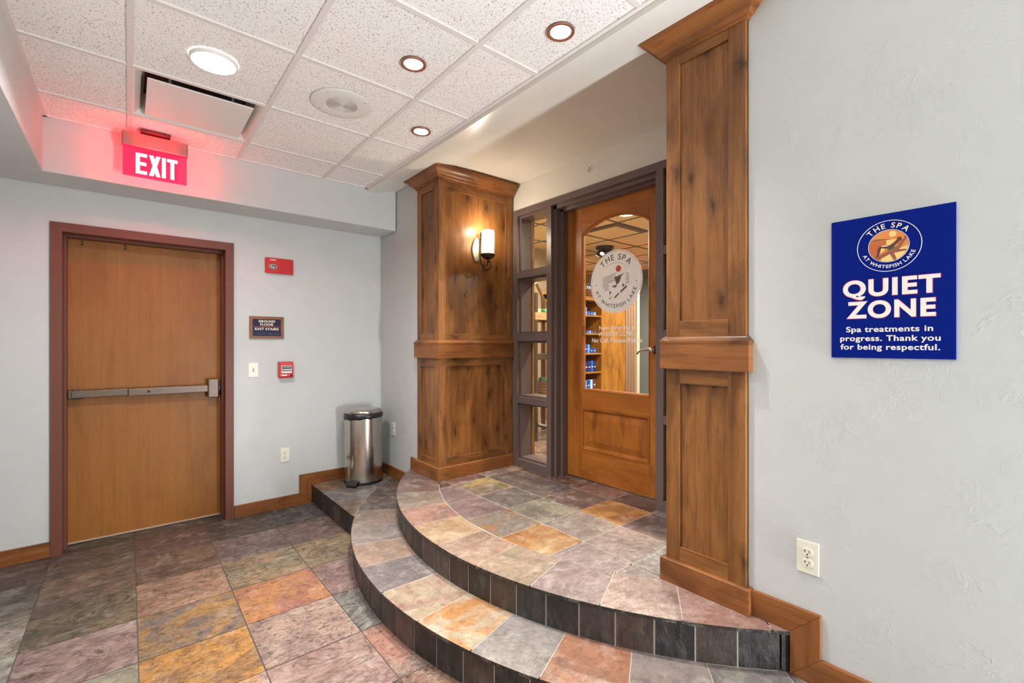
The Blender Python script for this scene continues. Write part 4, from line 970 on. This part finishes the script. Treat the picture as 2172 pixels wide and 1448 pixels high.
# ------------------------------------------------------------------ pedal bin
bc=(1.622,4.022); bang=R(-118)                                   # faces the room, towards the viewpoint
bn=thing('pedal_bin','dented stainless steel pedal bin in the corner on the step','bin',(bc[0],bc[1],Z1),local=True)
bw=.162
def dshape(r,n=56):                                              # round front, flattened back
    out=[]
    for i in range(n):
        a=2*math.pi*i/n; x,y=r*math.cos(a),r*math.sin(a); out.append((x,min(y,r*.86)))
    return out
def loft(mb,levels,mat=0,n=56,dent=True):
    vs=[];
    for r,z in levels:
        for (x,y) in dshape(r,n):
            if dent:
                a=math.atan2(y,x); k=0
                k+=.010*math.exp(-((a-R(-112))/.26)**2-((z-.215)/.035)**2)
                k+=.006*math.exp(-((a-R(-100))/.10)**2-((z-.20)/.06)**2)
                k+=.0028*math.exp(-((a-R(-140))/.09)**2)*math.exp(-((z-.30)/.2)**2)
                k+=.0022*math.exp(-((a-R(-80))/.10)**2)*math.exp(-((z-.33)/.22)**2)
                k-=.0020*math.exp(-((a-R(-122))/.08)**2)*math.exp(-((z-.36)/.2)**2)
                f=1-k/r; x*=f; y*=f
            vs.append((x,y,z))
    fs=[(j*n+i,j*n+(i+1)%n,(j+1)*n+(i+1)%n,(j+1)*n+i) for j in range(len(levels)-1) for i in range(n)]
    mb.raw(vs,fs,mat)
mb=MB(); loft(mb,[(bw,.02+.555*i/60) for i in range(61)],n=160); mb.build('steel_body',STEEL,bn,smooth=True)
mb=MB(); loft(mb,[(bw-.004,0),(bw+.003,0),(bw+.004,.012),(bw+.002,.024),(bw-.003,.026)],dent=False); mb.build('base_ring',BLACKP,bn,smooth=40)
mb=MB(); 
lv=[(bw-.006,.565),(bw+.004,.570),(bw+.008,.585),(bw+.007,.602),(bw+.002,.617),(bw-.006,.62)]; loft(mb,lv,dent=False,n=90)
vv=[]
rl=random.Random(2)
ph=[rl.uniform(0,6.28) for _ in range(4)]
mb.v=[(x*(1+.010*math.sin(9*math.atan2(y,x)+ph[0])*math.sin(z*90)),y*(1+.010*math.sin(7*math.atan2(y,x)+ph[1])),z+.010*math.cos(math.atan2(y,x)-.2)*(1 if z<.6 else .2)+.003*math.sin(11*math.atan2(y,x))) for x,y,z in mb.v]
mb.build('bin_liner',plain('black_liner',(30,29,29),.32),bn,smooth=True)
mb=MB(); loft(mb,[(bw-.004,.615),(bw,.618),(bw+.001,.632),(bw-.004,.640),(bw*.8,.650),(bw*.4,.657),(.002,.659)],dent=False); mb.build('lid',STEEL,bn,smooth=True)
mb=MB().box(-.046,.046,-.218,-.13,.012,.018)
for i in range(1): mb.prism([(-.225,.010),(-.222,.026),(-.205,.038),(-.175,.042),(-.150,.042),(-.150,.012)],(-.047,0,0),(0,1,0),(0,0,1),(1,0,0),0,.094)
mb.build('pedal',BLACKP,bn,bevel=.005)
bn.rotation_euler=(0,0,R(-50))

# ------------------------------------------------------------------ the spa behind the glass
SX0,SX1,SY0,SY1=2.80,7.30,.40,5.9
fb2=MB(); rnd=random.Random(21)
for i in range(14):
    for j in range(17):
        x0,y0=SX0+GD*i,SY0+GD*j
        poly=[(x0+.0022,y0+.0022),(x0+GD-.0022,y0+.0022),(x0+GD-.0022,y0+GD-.0022),(x0+.0022,y0+GD-.0022)]
        c=rnd.choice(PAL); tile(fb2,poly,Z2-TH,Z2,sl(c),sl(acc(c,rnd)),0)
n0=len(fb2.f); fb2.box(2.78,7.4,SY0-.1,SY1+.1,Z2-.1,Z2-.003,1); plainface(fb2,n0)
tag(fb2.build('floor',[SL_STEP,GROUTL]),'slate tile floor inside the room behind the glazed door','floor',kind='structure')
CREAM=plaster('spa_wall_cream',(176,156,130),.4); GREYW=plaster('spa_wall_grey',(90,97,100),.4)
tag(MB().box(SX1,SX1+.1,SY0-.1,SY1+.1,Z2-.1,2.8).build('wall_far',GREYW),'grey far wall seen through the door glass','wall',kind='structure')
tag(MB().box(2.77,7.4,SY1,SY1+.1,Z2-.1,2.8).build('wall_inner',CREAM),'cream inner wall seen through the sidelight','wall',kind='structure')
tag(MB().box(2.77,7.4,SY0-.1,SY0,Z2-.1,2.8).build('wall_end',CREAM),'cream end wall of the room behind the glazed door','wall',kind='structure')
tag(MB().box(2.65,2.77,3.47,SY1+.1,Z2-.1,2.8).box(2.65,2.77,SY0-.1,.80,Z2-.1,2.8).build('wall_entry',CREAM),'inner face of the wall beside the glazed door','wall',kind='structure')
tan=plain('tan_ceiling_tile',(216,188,140),.7); gridk=plain('dark_ceiling_grid',(74,56,38),.5)
mb=MB().box(2.77,7.4,SY0-.1,SY1+.1,2.745,2.80)
for k in range(-2,6): x=4.20+.61*k; mb.box(x-.014,x+.014,SY0,SY1,2.741,2.746,1)
for k in range(-5,6):
    y=3.18+.61*k
    if SY0<y<SY1: mb.box(SX0,SX1,y-.014,y+.014,2.7405,2.746,1)
tag(mb.build('ceiling',[tan,gridk]),'tan tile ceiling with dark grid behind the door glass','ceiling',kind='structure')
pd=thing('slot_diffuser','dark angled air slot in the tan ceiling, seen through the arched glass','vent',(4.3,3.3,2.741))
MB().box(4.214,4.78,3.194,3.275,2.736,2.7405).build('slot_strip',gridk,pd)
MB().box(4.214,4.295,3.275,3.76,2.736,2.7405).build('slot_strip',gridk,pd)
# shelving
YS=4.40
cab=thing('display_shelving','wooden retail shelving with blue boxes seen through the door glass','shelves',(5.0,4.55,Z2))
CX0,CX1=4.55,5.42
for x in (CX1,CX0-.03): MB().box(x,x+.03,YS,YS+.36,Z2,2.12).build('side_panel',SPAW['Z'],cab)
MB().box(CX0,CX1,YS+.34,YS+.36,Z2,2.12).build('back_panel',wood('cabinet_back',(36,20,10),(60,35,18),(74,46,24),'Z',knots=.1),cab)
SHZ=[.715,.98,1.255,1.545,1.81]
for z in SHZ: MB().box(CX0,CX1,YS,YS+.34,z-.022,z).build('shelf',SPAW['X'],cab)
MB().box(CX0-.03,CX1+.03,YS-.02,YS+.36,2.02,2.09).build('top_rail',SPAW['X'],cab)
MB().sweep([(CX0-.03,YS-.02),(CX1+.03,YS-.02)],[(0,2.09),(.02,2.09),(.022,2.11),(.04,2.13),(.045,2.15),(0,2.15)],1).build('cornice',REDW['H'],cab)
sg=thing('shelf_header_sign','dark navy header sign standing on top of the wooden shelving','sign',(4.95,YS,2.15))
MB().box(CX0,CX1-.02,YS,YS+.02,2.151,2.27).build('board',NAVY,sg)
mb=MB(); text(mb,'ATRICX',(0,YS,0),(1,0,0),(0,0,1),(0,-1,0),5.17,2.205,.036,.30,.02,.002); mb.build('lettering',WHITEINK,sg)
BLU=[(30,60,150),(24,42,110),(60,140,215),(38,80,170),(96,150,215),(28,36,84),(150,190,230)]
bxm=[plain('box_blue_%s'%'abcdefg'[i],c,.4) for i,c in enumerate(BLU)]; bnames=['blue','deep navy','bright sky blue','royal blue','pale blue','dark navy','ice blue']
brm=plain('box_brown',(84,52,50),.4)
ordn=['first','second','third','fourth','fifth','sixth','seventh','eighth','ninth']
def pbox(x0,x1,z,h,m,nm,k,sn,dep=.07,front=.03):
    o=thing('product_box','%s box, %s from the right on the %s'%(nm,ordn[k],sn),'box',((x0+x1)/2,YS+front+dep/2,z),'boxes on the wooden shelving')
    MB().box(x0,x1,YS+front,YS+front+dep,z,z+h).build('carton',m,o,bevel=.002)
    wd=x1-x0
    MB().box(x0+wd*.2,x0+wd*.75,YS+front-.0006,YS+front,z+h*.42,z+h*.52).build('label_stripe',WHITEINK,o)
rows=[('lowest shelf',SHZ[0],[(.062,.150,'brown',7),(.05,.145,'',6),(.05,.143,'',0),(.075,.140,'',2),(.05,.14,'',3),(.05,.14,'',4)]),
 ('shelf second from the bottom',SHZ[1],[(.045,.15,'',5),(.052,.158,'',3),(.052,.145,'',1),(.05,.145,'',1),(.055,.15,'',0),(.05,.148,'',2),(.05,.14,'',1)]),
 ('middle shelf',SHZ[2],[(.055,.07,'',3),(.06,.072,'',0),(.045,.125,'',2),(.05,.12,'',0),(.045,.09,'',1),(.05,.09,'',5)]),
 ('shelf second from the top',SHZ[3],[(.04,.035,'',5),(.045,.035,'',1),(.04,.035,'',4),(.045,.035,'',0),(.045,.035,'',3),(.045,.035,'',1)]),
 ('top shelf',SHZ[4],[(.05,.045,'',4),(.055,.05,'',3),(.05,.05,'',0),(.06,.06,'',2),(.05,.055,'',4)])]
for sn,z,bs in rows:
    x=CX1-.09
    for k,(wd,hh,nm,ci) in enumerate(bs):
        mat=brm if ci==7 else bxm[ci]; pbox(x-wd,x,z+.0008,hh,mat,'brown' if ci==7 else bnames[ci],k,sn); x-=wd+.012
# a second small layer on the top shelf
o=thing('product_box','sky blue product box stacked on another at the top shelf','box',(5.09,YS+.06,1.87),'boxes on the wooden shelving')
MB().box(5.073,5.127,YS+.03,YS+.09,1.8705,1.925).build('carton',bxm[2],o,bevel=.002)
# tall wooden panel, trim and grey opening right of the shelving
tag(MB().box(5.452,6.02,YS+.01,YS+.05,Z2,2.745).build('wall_panel',SPAW['Z']),'tall honey wood wall panel right of the blue boxes','panel',kind='structure')
tag(MB().box(4.30,5.452,YS+.37,YS+.42,Z2,2.745).build('wall_panel',CREAM),'cream wall behind the wooden shelving','wall',kind='structure')
mb=MB()
for k in range(4): mb.box(6.02+.06*k,6.075+.06*k,YS-.006*k,YS+.06,Z2,2.745)
tag(mb.build('trim_4',plain('taupe_trim',(128,102,84),.5)),'taupe vertical trim boards right of the honey wood panel','trim',kind='structure')
tag(MB().box(6.265,6.33,YS-.04,YS+.06,Z2,2.745).build('trim_5',plain('cream_trim',(196,182,156),.5)),'cream vertical corner trim seen through the door glass','trim',kind='structure')
# spotlight cluster
sf=thing('ceiling_spotlights','dark bronze cluster spotlight on the tan ceiling behind the glass','ceiling light',(5.11,4.09,2.74))
MB().lathe([(.122,2.741),(.124,2.72),(.115,2.71),(.02,2.70),(.0005,2.70)],(5.11,4.09,0),40).build('canopy',BRONZE,sf,smooth=40)
for k in range(4):
    a=R(200+90*k); cx_,cy_=5.11+.075*math.cos(a),4.09+.075*math.sin(a); d=Vector((math.cos(a)*.7,math.sin(a)*.7,-.9)).normalized()
    p=Vector((cx_,cy_,2.675))
    s=MB().tube([p-d*.0+Vector((0,0,.03)),p],.008,8); s.tube([p-d*.03,p+d*.055],[.026,.034],16)
    h=s.build('spot_head',BRONZE,sf,smooth=30)
    q=p+d*.0565; mbd=MB(); e1=d.orthogonal().normalized(); e2=d.cross(e1)
    mbd.face([q+e1*.028*math.cos(2*math.pi*i/20)+e2*.028*math.sin(2*math.pi*i/20) for i in range(20)]); mbd.build('lens',LAMPW,h,org=(5.11,4.09,2.74))
def spalight(x,y,label):
    d=thing('spa_downlight',label,'ceiling light',(x,y,2.7405),'round lights in the tan ceiling',local=True)
    MB().lathe([(.085,-.005),(.092,-.003),(.092,.0)],n=40).build('trim_ring',WHITEM,d,smooth=40)
    MB().disc((0,0,-.0045),.085).build('diffuser',LEDM,d)
    lamp('spa_glow',(0,0,-.012),SPA_W,.16,(1,.9,.74),R(170),d)
spalight(3.98,2.90,'round light in tan ceiling at the top of the arched glass')
for x,y in ((3.6,1.3),(5.5,2.6),(3.6,4.6),(6.6,3.6),(5.2,5.3)): spalight(x,y,'round light in the tan ceiling out of sight behind the door')
# wooden display rack with towels, seen through the sidelight
rk=thing('display_rack','rustic wooden display rack seen through the left sidelight','rack',(3.72,3.94,Z2))
RKW=woods('rack_wood',(104,80,56),(160,130,92),(186,158,116),knots=.2); RKD=woods('rack_dark',(40,32,26),(62,50,40),(80,66,52),knots=.1)
for x,y in ((3.45,3.72),(3.99,3.72),(3.45,4.16),(3.99,4.16)): MB().box(x-.018,x+.018,y-.018,y+.018,Z2,1.95).build('post',RKD['Z'],rk)
for bx_ in ((3.43,4.01,3.70,3.72,1.655,1.738),(3.43,4.01,4.16,4.18,1.655,1.738),(3.43,3.45,3.72,4.16,1.655,1.738),(3.99,4.01,3.72,4.16,1.655,1.738)): MB().box(*bx_).build('tray_side',RKW['X'],rk)
MB().box(3.45,3.99,3.72,4.16,1.712,1.728).build('tray_bottom',RKW['X'],rk)
MB().box(3.43,4.01,3.70,4.18,1.21,1.27).build('middle_shelf',RKD['X'],rk)
MB().box(3.43,4.01,3.70,4.18,.772,.80).build('lower_shelf',RKW['X'],rk)
MB().tube([(3.45,3.69,.50),(3.99,3.69,.34)],.022,4).build('cross_brace',RKD['X'],rk)
MB().tube([(3.47,3.735,2.06),(3.70,3.745,1.74)],.022,4).build('leaning_slat',RKW['Z'],rk)
tw=[(225,215,205),(190,206,160),(80,160,90),(96,176,100),(130,200,120),(200,215,170),(150,190,120)]; tn=['white','creamy green','deep green','mid green','bright green','pale cream','pale green']
tm=[plain('towel_'+'abcdefg'[i],c,.9) for i,c in enumerate(tw)]
for k in range(7):
    x=3.515+.060*k; o=thing('rolled_towel','%s rolled towel lying in the wooden rack tray, sidelight view'%tn[k],'towel',(x,3.87,1.728),'rolled towels in the rack tray')
    MB().lathe([(.0005,0),(.024,0),(.029,.006),(.029,.154),(.024,.16),(.0005,.16)],(x,3.79,1.728+.0295),20,axis='Y').build('towel_roll',tm[k],o,smooth=40)
bk=thing('wicker_basket','brown wicker basket on the low shelf of the wooden rack','basket',(3.73,3.87,.80))
lv=[(.085,.801),(.09,.815)]+[(.09+.012*i/8+(.003 if i%2 else -.003),.815+.13*i/8) for i in range(9)]+[(.108,.955),(.10,.955),(.09,.825)]
mb=MB().lathe(lv,(3.73,3.87,0),40); mb.disc((3.73,3.87,.803),.085); mb.build('weave',wood('wicker',(70,48,28),(120,86,52),(146,108,70),'X',knots=0),bk)
gg=thing('green_cloth','folded green cloth sticking out of the wicker basket','cloth',(3.69,3.87,.81))
MB().box(3.66,3.73,3.84,3.90,.81,1.0).build('folded_cloth',plain('green_cloth',(60,104,72),.9),gg,bevel=.01)
tag(MB().box(3.0,7.2,SY1-.02,SY1,Z2,Z2+.14).build('baseboard_inner',SPAW['X']),'wooden baseboard on the cream inner wall','baseboard',kind='structure')
tag(MB().box(4.05,4.95,SY1-.04,SY1,Z2,2.4).build('door_3',SPAW['Z']),'brown wooden door on the cream inner wall, seen through the sidelight','door',kind='structure')
for o in bpy.data.objects:
    if '_w' in o: del o['_w']
